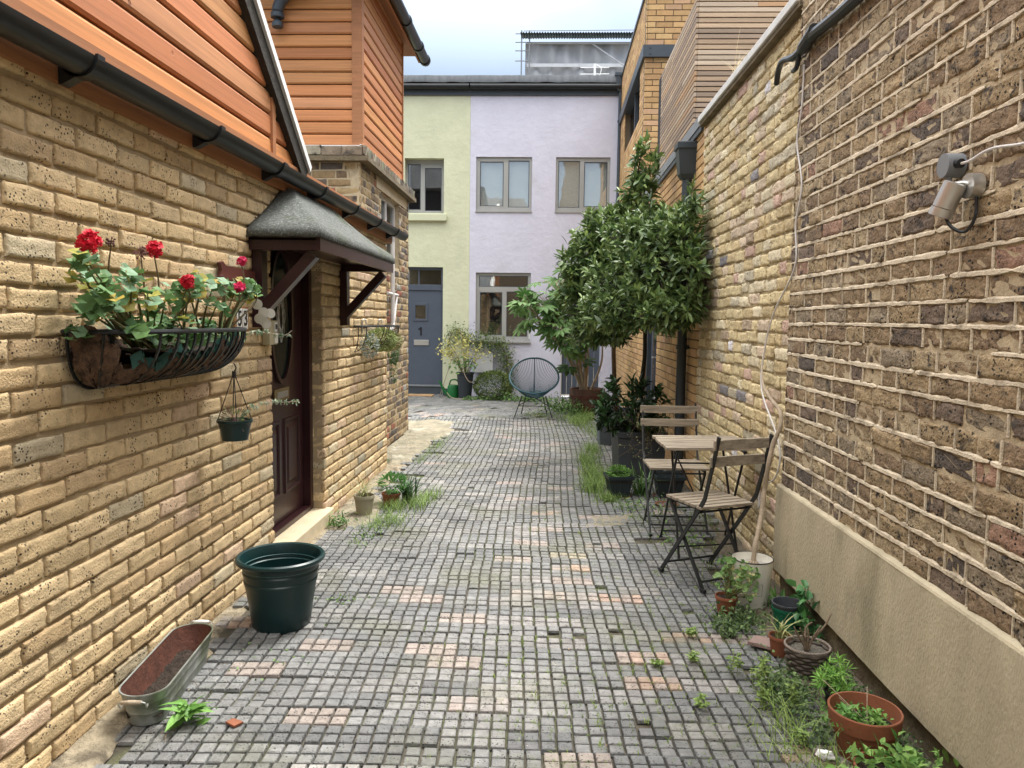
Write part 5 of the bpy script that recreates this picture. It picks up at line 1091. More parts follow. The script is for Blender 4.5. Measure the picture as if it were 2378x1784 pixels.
for (fx, fy) in ((-.34, 10.93), (.21, 10.91), (.14, 11.36), (-.25, 11.36)):
    q = MB(); q.tube([(fx, fy, .005), (-.06+(fx+.06)*.62, 11.14+(fy-11.14)*.7, .32)], .008, 6); part(q, 'leg', m_black, AC)
q = MB(); q.tube([(-.29, 10.96, .17), (.16, 10.94, .17)], .006, 6); q.tube([(-.06, 11.1, .29), (.16, 10.94, .17)], .006, 6); q.tube([(-.06, 11.1, .29), (-.29, 10.96, .17)], .006, 6); part(q, 'brace', m_black, AC)
# barrel with fatsia
BA = thing('barrel_planter', 'brown half barrel planter with dark hoops right of the string chair', 'planter', (.76, 11.62, 0))
q = MB().place((.76, 11.62, .003)); q.lathe([(.001, 0), (.235, 0), (.262, .16), (.275, .38), (.255, .38), (.245, .30)], 36); part(q, 'staves', m_barrel, BA, smooth='auto')
for z, r in ((.06, .249), (.24, .2715)):
    q = MB().place((.76, 11.62, 0)); q.lathe([(r-.002, z), (r+.004, z+.002), (r+.007, z+.05), (r-.002, z+.052)], 36); part(q, 'hoop', m_rust, BA, smooth='auto')
q = MB().place((.76, 11.62, 0)); q.disc(.25, .33, rough=.01); part(q, 'soil', m_soil, BA)
FT = thing('fatsia', 'big leaved fatsia shrub growing from the half barrel', 'shrub', (.7, 11.6, .33)); q = MB(); lv = MB()
tips = []
for (a, b, n) in (((.66, 11.6, .33), (.38, 11.4, 1.25), 9), ((.72, 11.6, .33), (.62, 11.4, 1.5), 8), ((.80, 11.6, .33), (.95, 11.4, 1.2), 6), ((.7, 11.55, .33), (.22, 11.2, 1.5), 9), ((.74, 11.5, .33), (.45, 11.2, 1.85), 8), ((.68, 11.5, .33), (.0, 11.1, 1.42), 13), ((.7, 11.5, .33), (.1, 11.2, 1.75), 14), ((.7, 11.5, .33), (.3, 11.0, 1.3), 10), ((.7, 11.5, .33), (-.12, 11.0, 1.6), 12), ((.7, 11.5, .33), (.5, 11.1, 1.15), 9), ((.7, 11.5, .33), (.25, 11.1, 1.95), 7), ((.7, 11.6, .3), (.55, 11.3, .72), 4), ((.7, 11.6, .3), (.30, 11.1, 1.05), 7)):
    a = np.array(a); b = np.array(b); m_ = (a+b)/2+np.array((.08, 0, .02)); q.tube(smooth_path([a, m_, b], 16), np.linspace(.022, .009, 16), 8)
    for k in range(n):
        d = nrm(rng.normal(0, 1, 3)*np.array((1, .8, .4))+np.array((-.25, -.35, .15))); p = b+d*random.uniform(.12, .3); q.tube([b+(a-b)*random.uniform(0, .12), (b+p)/2+np.array((0, 0, .04)), p], .004, 5)
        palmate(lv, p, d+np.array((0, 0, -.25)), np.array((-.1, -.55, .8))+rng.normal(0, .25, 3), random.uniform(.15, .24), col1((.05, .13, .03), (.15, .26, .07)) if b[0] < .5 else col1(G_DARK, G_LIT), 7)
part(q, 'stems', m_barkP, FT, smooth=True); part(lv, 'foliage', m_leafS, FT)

# ------------------------------------------------------------ bay trees in square planters
def sqplanter(T, x, y, w, h, m, rz=0, name='planter', taper=.86):
    q = MB().place((x, y, .004), rz); r_ = lambda a, z: [(-a, -a, z), (a, -a, z), (a, a, z), (-a, a, z)]; a = w/2
    q.loft([r_(a*taper, 0), r_(a*.95, h*.88), r_(a*1.0, h*.885), r_(a*1.0, h*.99), r_(a*.985, h), r_(a*.90, h), r_(a*.88, h*.85)], cap1=False); o = part(q, name, m, T, bev=.004)
    q = MB().place((x, y, 0), rz); P_ = np.array([[(u*a*.88, v*a*.88, h*.87+random.uniform(-.006, .01)) for u in np.linspace(-1, 1, 9)] for v in np.linspace(-1, 1, 9)]); q.grid(P_[:, ::-1]); part(q, 'soil', m_soil, T, smooth=True); return o
def baytree(label, base, h0, path, blobs, trunk_m, nm='bay_tree', tr=.024, L=.062):
    T = thing(nm, label, 'tree', (base[0], base[1], 0)); 
    q = MB(); q.tube(smooth_path(path, 30), np.linspace(tr, tr*.7, 30), 10); part(q, 'trunk', trunk_m, T, smooth=True)
    br, lv = MB(), MB(); top = np.array(path[-1])
    for (c_, r_, n, up) in blobs:
        d = rdir(n, up); k = rng.uniform(.42, 1.0, (n, 1))**.55; bump_ = 1+.12*np.sin(d[:, :1]*7+c_[0]*9)+.1*np.sin(d[:, 2:]*9+c_[1]); p = np.array(c_)+d*k*np.array(r_)*bump_
        wl_ = p[:, 0] > 1.235; p[wl_, 0] = 1.235-rng.uniform(0, .06, wl_.sum())
        dd = d+np.array((0, -.15, .75))+rng.normal(0, .25, (n, 3)); dd /= np.linalg.norm(dd, axis=1)[:, None]
        whorls(lv, p, dd, 8, L, L*.34, (.035, .078, .026), (.20, .285, .095), droop=.15, fold=.12)
        m_ = rng.random(n) < .25; whorls(lv, p[m_]+dd[m_]*.03, dd[m_], 5, L*.85, L*.29, (.13, .20, .05), (.24, .32, .10), droop=.1)
        for i in range(0, n, 3):
            f = nrm(p[i]-np.array(c_)); a = np.array(c_)+(p[i]-np.array(c_))*.25; br.tube([a, (a+p[i])/2+np.array((0, 0, -.02)), p[i]], [.005, .004, .002], 4)
        br.tube(smooth_path([top-np.array((0, 0, .15)), (top+np.array(c_))/2, np.array(c_)], 8), np.linspace(.014, .006, 8), 6)
    br.V and part(br, 'branches', m_barkD, T); part(lv, 'crown', m_leaf, T); return T
PA = thing('square_planter', 'nearer dark grey square planter holding a bay tree beside the bistro set', 'planter', (.93, 6.95, 0)); sqplanter(PA, .93, 6.95, .46, .42, m_planter, rad(3))
PB = thing('square_planter', 'farther grey square planter half hidden behind the nearer square planter', 'planter', (.90, 8.7, 0)); sqplanter(PB, .90, 8.7, .44, .40, mat('blue_grey_planter', (.10, .12, .14), .6, var=.2))
A_ = baytree('dense bay tree with thin dark trunk in the nearer square planter', (.96, 7.0), .4, [(.97, 7.0, .38), (.955, 6.98, .8), (.965, 6.9, 1.1), (.95, 6.8, 1.35), (.95, 6.6, 1.6)],
        [((.97, 6.25, 1.80), (.29, .55, .40), 240, .0), ((.95, 6.6, 2.08), (.32, .45, .34), 160, .1), ((1.14, 5.85, 1.74), (.13, .30, .36), 90, 0), ((1.13, 6.1, 2.12), (.15, .35, .26), 60, .2), ((.78, 6.5, 1.54), (.28, .4, .24), 130, -.1), ((1.0, 5.95, 1.52), (.24, .3, .2), 90, -.2), ((.70, 6.9, 1.80), (.28, .4, .36), 110, 0), ((.62, 7.0, 1.56), (.28, .35, .22), 80, -.1), ((.80, 6.9, 2.15), (.24, .3, .26), 60, .2), ((1.17, 6.0, 2.36), (.09, .2, .10), 12, .3)], m_barkD, tr=.022, L=.084)
B_ = baytree('taller bay tree with grey brown trunk and pointed top behind the nearer one', (.86, 8.6), .4, [(.90, 8.6, .36), (.86, 8.55, .8), (.83, 8.4, 1.2), (.84, 8.2, 1.6), (.86, 8.0, 2.0)],
        [((.78, 7.9, 1.86), (.44, .5, .42), 190, 0), ((.82, 7.85, 2.26), (.38, .38, .32), 120, .2), ((.50, 8.0, 1.72), (.32, .4, .32), 120, .1), ((.66, 7.8, 1.42), (.36, .4, .24), 120, -.2), ((1.0, 7.7, 2.64), (.20, .2, .20), 26, .4), ((1.02, 7.7, 2.9), (.17, .15, .18), 16, .5), ((.99, 7.7, 3.08), (.08, .08, .12), 6, .6), ((1.06, 7.7, 2.42), (.24, .2, .16), 30, .3), ((.54, 8.0, 2.36), (.13, .12, .20), 14, .5), ((.62, 7.9, 2.1), (.34, .3, .26), 70, .2), ((.36, 7.9, 2.0), (.2, .3, .22), 26, .2), ((1.18, 7.6, 2.25), (.18, .3, .22), 36, .2)], m_bark, tr=.028, L=.115)
LS = thing('laurel_shrub', 'dark leafy laurel shrub filling the nearer square planter', 'shrub', (.85, 6.85, .37)); q, lv = MB(), MB()
n = 120; p_, d_ = blob(n, (.84, 6.82, .63), (.37, .30, .29), .4); p_[:, 2] = np.maximum(p_[:, 2], .42); whorls(lv, p_, nrm(1)*d_+np.array((0, 0, .4)), 7, .085, .036, (.010, .03, .010), (.05, .11, .035), droop=.2)
for i in range(0, n, 3): q.tube([(.88, 6.9, .38), ((.88+p_[i][0])/2, (6.9+p_[i][1])/2, (.5+p_[i][2])/2), tuple(p_[i])], .004, 4)
part(q, 'stems', m_barkD, LS); part(lv, 'foliage', m_leaf, LS)
# dead twiggy growth at the planter edge
q = MB(); lv = MB()
for k in range(26):
    a = np.array((1.05+random.uniform(-.12, .1), 6.62, .42)); b = a+np.array((random.uniform(-.3, .15), random.uniform(-.25, .05), random.uniform(-.22, .28))); P_ = smooth_path([a, (a+b)/2+rng.normal(0, .04, 3), b], 8); q.tube(P_, .0018, 4)
    n = 12; leaves(lv, P_[rng.integers(2, 8, n)]+rng.normal(0, .012, (n, 3)), rdir(n), .016, .011, lc(n, (.10, .13, .05), (.30, .32, .16)))
TW = thing('twiggy_plant', 'thin wiry stems with tiny leaves spilling over the nearer planter', 'plant', (1.05, 6.6, .4)); part(q, 'stems', m_bark, TW); part(lv, 'leaves', m_leafS, TW)
def ribbed(T, x, y, w, h, rz=0):
    q = MB().place((x, y, .016), rz); n = 40
    def rg_(a, z, rib=0): 
        o = []
        for k in range(n*4):
            sd, t = divmod(k, n); u = -1+2*t/n; rr_ = a*(1-(rib*.035 if (t % 5 == 0 or t % 5 == 4) else 0)); p = [(u*a, -rr_), (rr_, u*a), (-u*a, rr_), (-rr_, -u*a)][sd]; o.append((p[0], p[1], z))
        return o
    a = w/2; q.loft([rg_(a*.66, 0), rg_(a*.68, h*.04, 1), rg_(a*.88, h*.82, 1), rg_(a*.9, h*.84), rg_(a*.98, h*.85), rg_(a, h), rg_(a*.92, h), rg_(a*.88, h*.8)], cap1=False); part(q, 'pot', mat('blue_black_plastic', (.02, .03, .036), .4, var=.1), T)
    q = MB().place((x, y, 0), rz); q.box((-a*.89, -a*.89, h*.8), (a*.89, a*.89, h*.84)); part(q, 'soil', m_soil, T)
    q = MB().place((x, y, .003)); q.lathe([(.001, 0), (a*.9, 0), (a*1.02, .018), (a*.97, .018), (a*.88, .006), (.001, .006)], 32); part(q, 'saucer', m_terra, T, smooth='auto')
R1 = thing('potted_plant', 'square ribbed dark pot of small bright leaves on the grassy lane edge', 'potted plant', (.66, 6.02, 0)); ribbed(R1, .66, 6.02, .21, .17, rad(8))
q = MB(); n = 620; p_, d_ = blob(n, (.66, 6.02, .20), (.10, .10, .05), .3); leaves(q, p_, d_+(0, 0, .3), .02, .013, lc(n, (.07, .17, .03), (.20, .36, .09))); part(q, 'foliage', m_leafS, R1)
R2 = thing('empty_ribbed_pot', 'square ribbed dark pot with bare soil under the bistro table', 'plant pot', (1.06, 6.02, 0)); ribbed(R2, 1.06, 6.02, .24, .18, rad(2))
q = MB().place((1.0, 5.72, .008)); q.lathe([(.001, 0), (.075, 0), (.09, .02), (.085, .02), (.072, .006), (.001, .006)], 32); tag(part(q, 'saucer', m_terra, loc=(1.0, 5.72, .008), smooth='auto'), 'empty terracotta saucer on the pavers under the bistro table', 'saucer')
n = 60; q = MB(); c_ = np.array((.86, 6.05, .01)); blades(q, c_+rng.normal(0, .035, (n, 3))*np.array((1, 1, 0)), .26, .016, lc(n, (.04, .10, .03), (.15, .26, .08)), lean=.85); tag(part(q, 'strappy_plant', m_leaf, loc=tuple(c_)), 'strappy dark green plant between the two square ribbed pots', 'plant')

# ------------------------------------------------------------ bistro table and chairs
BT = thing('bistro_table', 'folding bistro table with weathered slatted wood top by the yellow wall', 'table', (.98, 4.45, 0))
cn = [np.array(p) for p in ((.715, 4.68), (1.235, 4.71), (1.24, 4.25), (.725, 4.20))]
for k in range(7):
    t0, t1 = k/7+.013, (k+1)/7-.013; a = cn[3]+(cn[0]-cn[3])*t0; b = cn[2]+(cn[1]-cn[2])*t0; c_ = cn[2]+(cn[1]-cn[2])*t1; d = cn[3]+(cn[0]-cn[3])*t1; e = random.uniform(-.006, .006)
    q = MB(); q.hexa([(a[0]+e, a[1], .695), (b[0]+e, b[1], .695), (c_[0]+e, c_[1], .695), (d[0]+e, d[1], .695), (a[0]+e, a[1], .712), (b[0]+e, b[1], .712), (c_[0]+e, c_[1], .712), (d[0]+e, d[1], .712)]); part(q, 'slat', m_teak, BT, bev=.002)
q = MB()
for x in (.79, 1.17): q.bar((x, 4.23, .688), (x, 4.68, .688), .02, .012)
part(q, 'top_frame', m_black, BT)
for (a, b) in (((.80, 4.27, .685), (.82, 4.88, .01)), ((.83, 4.66, .685), (.85, 4.40, .01)), ((1.14, 4.66, .685), (1.22, 4.50, .01)), ((1.18, 4.27, .685), (1.24, 4.9, .01))):
    q = MB(); q.tube([a, b], .0075, 8); q.tube([(b[0], b[1]-.012, .008), (b[0], b[1]+.012, .008)], .012, 8); part(q, 'leg', m_black, BT)
for (a, b) in (((.825, 4.84, .06), (1.235, 4.86, .06)), ((.847, 4.43, .08), (1.212, 4.52, .08)), ((.81, 4.35, .6), (1.17, 4.35, .6)), ((.84, 4.5, .3), (1.19, 4.55, .3)), ((.83, 4.66, .66), (.93, 4.4, .40))):
    q = MB(); q.tube([a, b], .005, 6); part(q, 'stretcher', m_black, BT)
def kxm(q, k): q.xf = q.xf @ np.diag([k, 1, 1, 1]); return q
def bistro(label, x, y, rz, kx=1.):
    T = thing('bistro_chair', label, 'chair', (x, y, 0), 'bistro chairs at the slatted table'); pm = lambda: kxm(MB().place((x, y, 0), rz), kx)
    for k in range(6):
        a = -.165+k*.056; q = pm(); q.box((-.195, a, .44), (.195, a+.043, .455)); part(q, 'seat_slat', m_teak, T, bev=.002)
    q = pm()
    for sx in (-1, 1): q.bar((sx*.165, -.16, .433), (sx*.165, .165, .433), .016, .014)
    part(q, 'seat_frame', m_black, T)
    for sx in (-1, 1):
        q = pm(); P_ = [(sx*.188, -.285, .84), (sx*.188, -.24, .68), (sx*.188, -.185, .50), (sx*.188, -.13, .425), (sx*.188, .195, .012)]
        for a, b in zip(P_, P_[1:]): q.bar(a, b, .008, .022, up=(1, 0, 0)) if 0 else q.bar(a, b, .010, .022, up=(0, .8, .6))
        q.tube([(sx*.188, .178, .011), (sx*.188, .212, .011)], .012, 8); part(q, 'leg', m_black, T)
        q = pm(); q.bar((sx*.170, .15, .43), (sx*.170, -.175, .012), .010, .022, up=(0, .8, .6)); q.tube([(sx*.170, -.192, .011), (sx*.170, -.158, .011)], .012, 8); part(q, 'leg', m_black, T)
    for (a, b) in (((-.188, .15, .07), (.188, .15, .07)), ((-.17, -.147, .05), (.17, -.147, .05)), ((-.188, -.13, .42), (.188, -.13, .42)), ((-.17, .14, .415), (.17, .14, .415))):
        q = pm(); q.tube([a, b], .006, 6); part(q, 'crossbar', m_black, T)
    for (z, yy) in ((.795, -.268), (.705, -.241)):
        q = pm(); q.loft([[(xx, yy+o+.012*math.cos(xx*7), z+v) for (o, v) in ((-.007, -.026), (.007, -.026), (.007, .026), (-.007, .026))] for xx in np.linspace(-.205, .205, 9)]); part(q, 'backrest_slat', m_teak, T, bev=.002)
    return T
bistro('near bistro chair seen from behind, between table and white bucket', .945, 4.10, rad(24), .88)
bistro('far bistro chair facing the camera behind the bistro table', .94, 5.10, rad(181))

# ------------------------------------------------------------ bucket, vine, cable
BU = thing('enamel_bucket', 'tall cream enamel bucket with dark rim below the wall corner', 'bucket', (1.085, 3.73, 0))
q = MB().place((1.085, 3.73, .004)); q.lathe([(.001, 0), (.078, 0), (.082, .01), (.101, .235), (.098, .238), (.096, .22), (.09, .2)], 40); part(q, 'body', m_enamel, BU, smooth='auto')
q = MB().place((1.085, 3.73, .004)); q.tube(ringpath(0, 0, .237, .101, 40), .0028, 6); part(q, 'rim', m_black, BU, smooth=True)
q = MB().place((1.085, 3.73, 0)); q.disc(.094, .205, rough=.003); part(q, 'gravel', mat('pale_gravel', (.42, .40, .36), .9, var=.3, bump=1, bs=90), BU)
q = MB()
for a in range(3):   # line drawing of a label frame on the bucket front
    pass
def onb(t, z): r = .082+.019*(z/.235)+.0012; return (1.085+r*math.cos(t), 3.73+r*math.sin(t), z)
for z in (.075, .135): q.tube([onb(t, z) for t in np.linspace(-1.9, -1.25, 10)], .0007, 4)
for t in (-1.9, -1.25): q.tube([onb(t, .075), onb(t, .135)], .0007, 4)
for z in (.09, .105, .12): q.tube([onb(t, z) for t in np.linspace(-1.82, -1.4, 8)], .0005, 4)
part(q, 'printed_lines', m_dgrey, BU)
VN = thing('bare_vine', 'bare twisting vine stem rising from the cream bucket against the wall', 'vine', (1.085, 3.73, .2))
q = MB(); P_ = smooth_path([(1.09, 3.73, .20), (1.10, 3.74, .30), (1.14, 3.80, .42), (1.165, 3.84, .56), (1.165, 3.80, .68), (1.185, 3.80, .80), (1.215, 3.79, .90), (1.22, 3.82, .97), (1.20, 3.93, 1.03), (1.19, 4.02, 1.09), (1.21, 4.12, 1.18)], 60); q.tube(P_, np.interp(np.linspace(0, 1, 60), [0, .05, .5, .85, 1], [.018, .0125, .0118, .009, .003])*(1+.1*np.sin(np.arange(60)*1.3)), 10); part(q, 'stem', m_barkP, VN, smooth=True)
q = MB()
for k in range(7): a = k*.9; q.tube([(1.09, 3.73, .235), (1.09+.02*math.cos(a), 3.73+.02*math.sin(a), .215), (1.09+.04*math.cos(a), 3.73+.04*math.sin(a), .203)], [.006, .005, .003], 6)
part(q, 'roots', m_barkP, VN, smooth=True)
q = MB(); q.tube(smooth_path([tuple(at(sx, sy, 0, X_)) for sx, sy, X_ in ((1868, 150, 1.262), (1862, 250, 1.262), (1851, 330, 1.262), (1862, 430, 1.262), (1848, 520, 1.262), (1846, 620, 1.262), (1800, 720, 1.262), (1778, 800, 1.262), (1768, 900, 1.25), (1800, 1000, 1.25), (1812, 1060, 1.25), (1800, 1110, 1.25), (1775, 1130, 1.25), (1762, 1180, 1.24), (1768, 1100, 1.24), (1790, 1080, 1.24))], 90), .0045, 6)
tag(part(q, 'white_cable', m_pipeW, loc=(1.26, 3.85, 1.4), smooth=True), 'thin white cable hanging down the joint between the dark and yellow walls', 'cable')
# ------------------------------------------------------------ small pots along the right wall
G2 = thing('potted_geranium', 'terracotta pot of leggy green geranium in front of the cream bucket', 'potted plant', (.93, 3.60, 0)); roundpot(G2, (.93, 3.60, .003), .054, .09, m_terra)
q, lv = MB(), MB()
for k in range(24):
    a = rng.uniform(0, 6.28); tip = np.array((.95+.10*math.cos(a)*random.random()+.02, 3.60+.09*math.sin(a), random.uniform(.10, .26))); q.tube(smooth_path([(.93, 3.6, .075), ((.93+tip[0])/2+.01, (3.6+tip[1])/2, (.08+tip[2])/2), tuple(tip)], 8), np.linspace(.004, .002, 8), 5, c=(.2, .2, .08))
    for j in range(6): roundleaf(lv, tip+rng.normal(0, .018, 3), np.array((0, -.4, .8))+rng.normal(0, .5, 3), random.uniform(.012, .02), col1((.07, .18, .04), (.26, .38, .13)) if random.random() > .06 else (.45, .42, .2), .2)
part(q, 'stems', m_leafS, G2); part(lv, 'foliage', m_leafS, G2)
NPt = thing('nested_pots', 'green plastic pot with a dark grey pot nested inside by the wall', 'plant pot', (1.17, 3.43, 0))
q = MB().place((1.17, 3.43, .003)); q.lathe([(.001, 0), (.056, 0), (.068, .092), (.072, .093), (.073, .105), (.069, .105)], 36); part(q, 'outer_pot', mat('bottle_green_plastic', (.008, .11, .06), .35, var=.08), NPt, smooth='auto')
q = MB().place((1.17, 3.43, .003)); q.lathe([(.066, .10), (.069, .118), (.0735, .12), (.0735, .127), (.068, .127), (.064, .10), (.06, .06), (.001, .055)], 36); part(q, 'inner_pot', m_planter, NPt, smooth='auto')
AL = thing('potted_aloe', 'small terracotta pot with pale curling aloe leaves', 'potted plant', (1.05, 3.155, 0)); roundpot(AL, (1.05, 3.155, .003), .049, .085, m_terra)
q = MB(); n = 20; blades(q, np.array([(1.05, 3.155, .075)])+rng.normal(0, .01, (n, 3))*np.array((1, 1, 0)), .125, .010, lc(n, (.18, .28, .08), (.44, .42, .2)), lean=1.0, seg=5); part(q, 'leaves', m_leafS, AL)
WI = thing('wicker_pot', 'dark grey woven wicker pot with bare stubby stems', 'plant pot', (1.10, 2.975, 0)); q = MB()
for j in range(8):
    z = .012+j*.0135; r = .066+.017*(z/.12)
    q.tube([(1.10+(r+.004*math.sin(9*t+(math.pi if j % 2 else 0)))*math.cos(t), 2.975+(r+.004*math.sin(9*t+(math.pi if j % 2 else 0)))*math.sin(t), z) for t in np.linspace(0, 2*math.pi, 73)], .0072, 6)
part(q, 'woven_side', m_wick, WI, smooth=True); q = MB()
for ph in (0, 2.1, 4.2): q.tube([(1.10+(.086+.003*math.sin(14*t+ph))*math.cos(t), 2.975+(.086+.003*math.sin(14*t+ph))*math.sin(t), .122+.004*math.cos(14*t+ph)) for t in np.linspace(0, 2*math.pi, 120)], .0028, 5)
part(q, 'braided_rim', mat('pale_wicker', (.22, .18, .15), .7, var=.3), WI, smooth=True)
q = MB().place((1.10, 2.975, 0)); q.lathe([(.001, .005), (.06, .005), (.078, .11)], 24); part(q, 'liner', m_soil, WI); q = MB().place((1.10, 2.975, 0)); q.disc(.078, .102, rough=.004); part(q, 'soil', mat('gritty_soil', (.12, .11, .09), .95, var=.5, vs=60, bump=1, bs=90), WI)
q = MB()
for (a, b, c_) in (((1.09, 2.97, .10), (1.085, 2.97, .15), (1.06, 2.96, .20)), ((1.10, 2.97, .10), (1.12, 2.98, .15), (1.155, 2.99, .20)), ((1.12, 2.98, .15), (1.17, 3.0, .19), (1.21, 3.03, .235)), ((1.095, 2.97, .10), (1.10, 2.975, .16), (1.10, 2.98, .19)), ((1.085, 2.97, .15), (1.10, 3.0, .19), (1.13, 3.02, .20)), ((1.1, 2.975, .1), (1.07, 2.99, .15), (1.05, 3.0, .19))): q.tube(smooth_path([a, b, c_], 10), np.linspace(.006, .0028, 10), 6)
part(q, 'stems', m_bark, WI, smooth=True)
BG = thing('big_leaf_weed', 'broad glossy green leaves growing behind the nested green pot', 'plant', (1.21, 3.34, 0))
lv = MB(); n = 60; c_ = np.array((1.215, 3.33, .12)); p_ = c_+rng.normal(0, 1, (n, 3))*np.array((.03, .05, .055)); p_[:, 0] = np.minimum(p_[:, 0], 1.235); leaves(lv, p_, rdir(n, .2)*np.array((.6, 1, 1)), .055, .034, lc(n, (.03, .12, .04), (.10, .26, .08)), droop=.4); part(lv, 'foliage', m_leaf, BG)
q = MB(); n = 26; c_ = np.array((1.20, 3.66, .01)); a = rng.uniform(0, 6.28, n); leaves(q, np.tile(c_, (n, 1)), np.stack([np.cos(a)*.6, np.sin(a), rng.uniform(.6, 1.6, n)], 1), .11, .024, lc(n, (.04, .13, .03), (.14, .28, .07)), droop=.4); tag(part(q, 'fern_weed', m_leafS, loc=tuple(c_)), 'upright fern like weed between the bucket and the rendered plinth', 'weed')
EU = thing('potted_euphorbia', 'small black pot of feathery bright green euphorbia next to the big terracotta pot', 'potted plant', (1.11, 2.70, 0)); roundpot(EU, (1.11, 2.70, .003), .045, .07, m_black)
lv = MB(); 
for k in range(16):
    tip = np.array((1.11, 2.70, .08))+rng.normal(0, 1, 3)*np.array((.035, .045, .02))+np.array((0, 0, .03)); n = 26; d = rdir(n, .1); leaves(lv, tip+d*.004+np.stack([0*d[:, 0], 0*d[:, 0], rng.uniform(-.03, .015, n)], 1), d+(0, 0, .4), .034, .007, lc(n, (.10, .26, .04), (.26, .46, .10)), droop=.3)
part(lv, 'foliage', m_leafS, EU)
BTp = thing('terracotta_planter', 'large round terracotta coloured planter of mixed seedlings at lower right', 'planter', (1.085, 2.41, 0))
q = MB().place((1.085, 2.41, .003)); q.lathe([(.001, 0), (.075, 0), (.095, .10), (.097, .103), (.109, .105), (.114, .155), (.112, .158), (.107, .157), (.102, .12), (.098, .105), (.095, .08)], 48); part(q, 'pot', m_terra, BTp, smooth='auto'); q = MB().place((1.085, 2.41, 0)); q.disc(.098, .105, rough=.005); part(q, 'soil', m_soil, BTp)
lv = MB(); n = 420; r_ = rng.uniform(0, .085, n)**.9; a = rng.uniform(0, 6.28, n); p_ = np.stack([1.06+r_*np.cos(a), 2.42+r_*np.sin(a), .112+rng.uniform(0, .022, n)], 1); leaves(lv, p_, rdir(n, .5), .018, .008, lc(n, (.06, .17, .03), (.20, .36, .08)))
for c_ in ((1.02, 2.39), (1.035, 2.42)):
    n = 12; a = rng.uniform(0, 6.28, n); leaves(lv, np.tile((c_[0], c_[1], .12), (n, 1))+np.stack([0*a, 0*a, rng.uniform(0, .035, n)], 1), np.stack([np.cos(a), np.sin(a), rng.uniform(.3, .9, n)], 1), .04, .016, lc(n, (.08, .22, .04), (.2, .38, .1)))
part(lv, 'seedlings', m_leafS, BTp); lv = MB(); n = 40; leaves(lv, np.array((1.125, 2.41, .13))+rng.normal(0, 1, (n, 3))*np.array((.010, .012, .013)), rdir(n, .3), .02, .014, lc(n, (.12, .28, .05), (.25, .42, .1))); part(lv, 'sprout', m_leafS, BTp)
q = MB()
for (a, b) in (((1.10, 2.38, .11), (.98, 2.50, .21)), ((1.09, 2.40, .11), (1.12, 2.48, .2)), ((1.085, 2.41, .11), (1.02, 2.46, .17)), ((1.10, 2.41, .11), (1.08, 2.33, .16)), ((1.08, 2.36, .11), (1.0, 2.36, .12))): q.tube([a, b], .0012, 4)
part(q, 'dry_stalks', m_barkP, BTp)
P3 = thing('terracotta_planter', 'terracotta pot with leafy plant at the very bottom edge of the view', 'planter', (1.03, 2.14, 0)); roundpot(P3, (1.03, 2.14, .003), .085, .12, m_terra)
lv = MB(); n = 160; p_ = np.array((1.07, 2.14, .13))+rng.normal(0, 1, (n, 3))*np.array((.06, .05, .02)); leaves(lv, p_, rdir(n, .5), .04, .018, lc(n, (.08, .2, .04), (.24, .4, .1))); part(lv, 'foliage', m_leafS, P3)
def rock(name, c_, r, m, label, cat, fl=.5):
    q = MB(); V = []; 
    for i in range(6):
        for j in range(9): th = math.pi*i/5; ph = 2*math.pi*j/9; k = random.uniform(.75, 1.15); V.append((c_[0]+r*k*math.sin(th)*math.cos(ph), c_[1]+r*k*.8*math.sin(th)*math.sin(ph), c_[2]+r*fl*k*math.cos(th)))
    q.add(V, [(i*9+j, i*9+(j+1) % 9, (i+1)*9+(j+1) % 9, (i+1)*9+j) for i in range(5) for j in range(9)]); return tag(part(q, name, m, loc=tuple(c_)), label, cat)
rock('white_stone', (.95, 2.37, .02), .032, m_white, 'crumpled white stone among the weeds at bottom right', 'stone')
q = MB(); q.poly([(.93, 3.22, .012), (1.03, 3.16, .012), (1.04, 3.26, .012), (.99, 3.29, .012)], (0, 0, .016)); tag(part(q, 'slab_fragment', mat('pinkish_slab', (.26, .18, .16), .8, var=.2), loc=(1, 3.2, 0), bev=.002), 'pinkish stone slab fragment under the small aloe pot', 'slab')

# ------------------------------------------------------------ grass, weeds and moss that nobody could count
def keepin(p, f): return p[[f(a) for a in p]]
def stuff(mb, name, label, cat, m=m_leafS): o = part(mb, name, m); o['kind'] = 'stuff'; o['label'] = label; o['category'] = cat; return o
q = MB()
def tuft(cx, cy, sx, sy, n, h, c1=(.10, .19, .04), c2=(.26, .36, .10), lean=.8, w=.0042):
    p = np.stack([cx+rng.normal(0, sx, n), cy+rng.normal(0, sy, n), np.full(n, .0)], 1); k = (p[:, 0] < 1.25) & (p[:, 0] > LX(p[:, 1])+.02); p = p[k]; blades(q, p, h, w, lc(len(p), c1, c2), lean=lean)
for a in ((-1.06, 5.45, .05, .08, 200, .11), (-1.02, 5.05, .07, .10, 240, .10), (-.90, 5.6, .06, .12, 220, .12), (-.83, 5.9, .04, .1, 120, .08), (-1.10, 4.92, .05, .04, 90, .06), (-1.12, 4.6, .03, .03, 50, .04)): tuft(*a)
for a in ((.60, 8.1, .05, .22, 420, .12), (.50, 7.4, .05, .22, 460, .12), (.52, 6.7, .06, .18, 480, .15), (.48, 6.2, .06, .12, 460, .14), (.57, 5.85, .05, .08, 300, .09), (.72, 9.4, .07, .3, 320, .10), (.56, 10.4, .08, .25, 420, .14), (.7, 10.9, .06, .2, 350, .16), (-.0, 11.15, .15, .15, 260, .08), (.42, 10.9, .1, .2, 200, .08), (-1.1, 8.3, .05, .3, 200, .07), (-1.16, 7.5, .03, .2, 110, .06), (.75, 5.3, .05, .1, 60, .05)): tuft(*a)
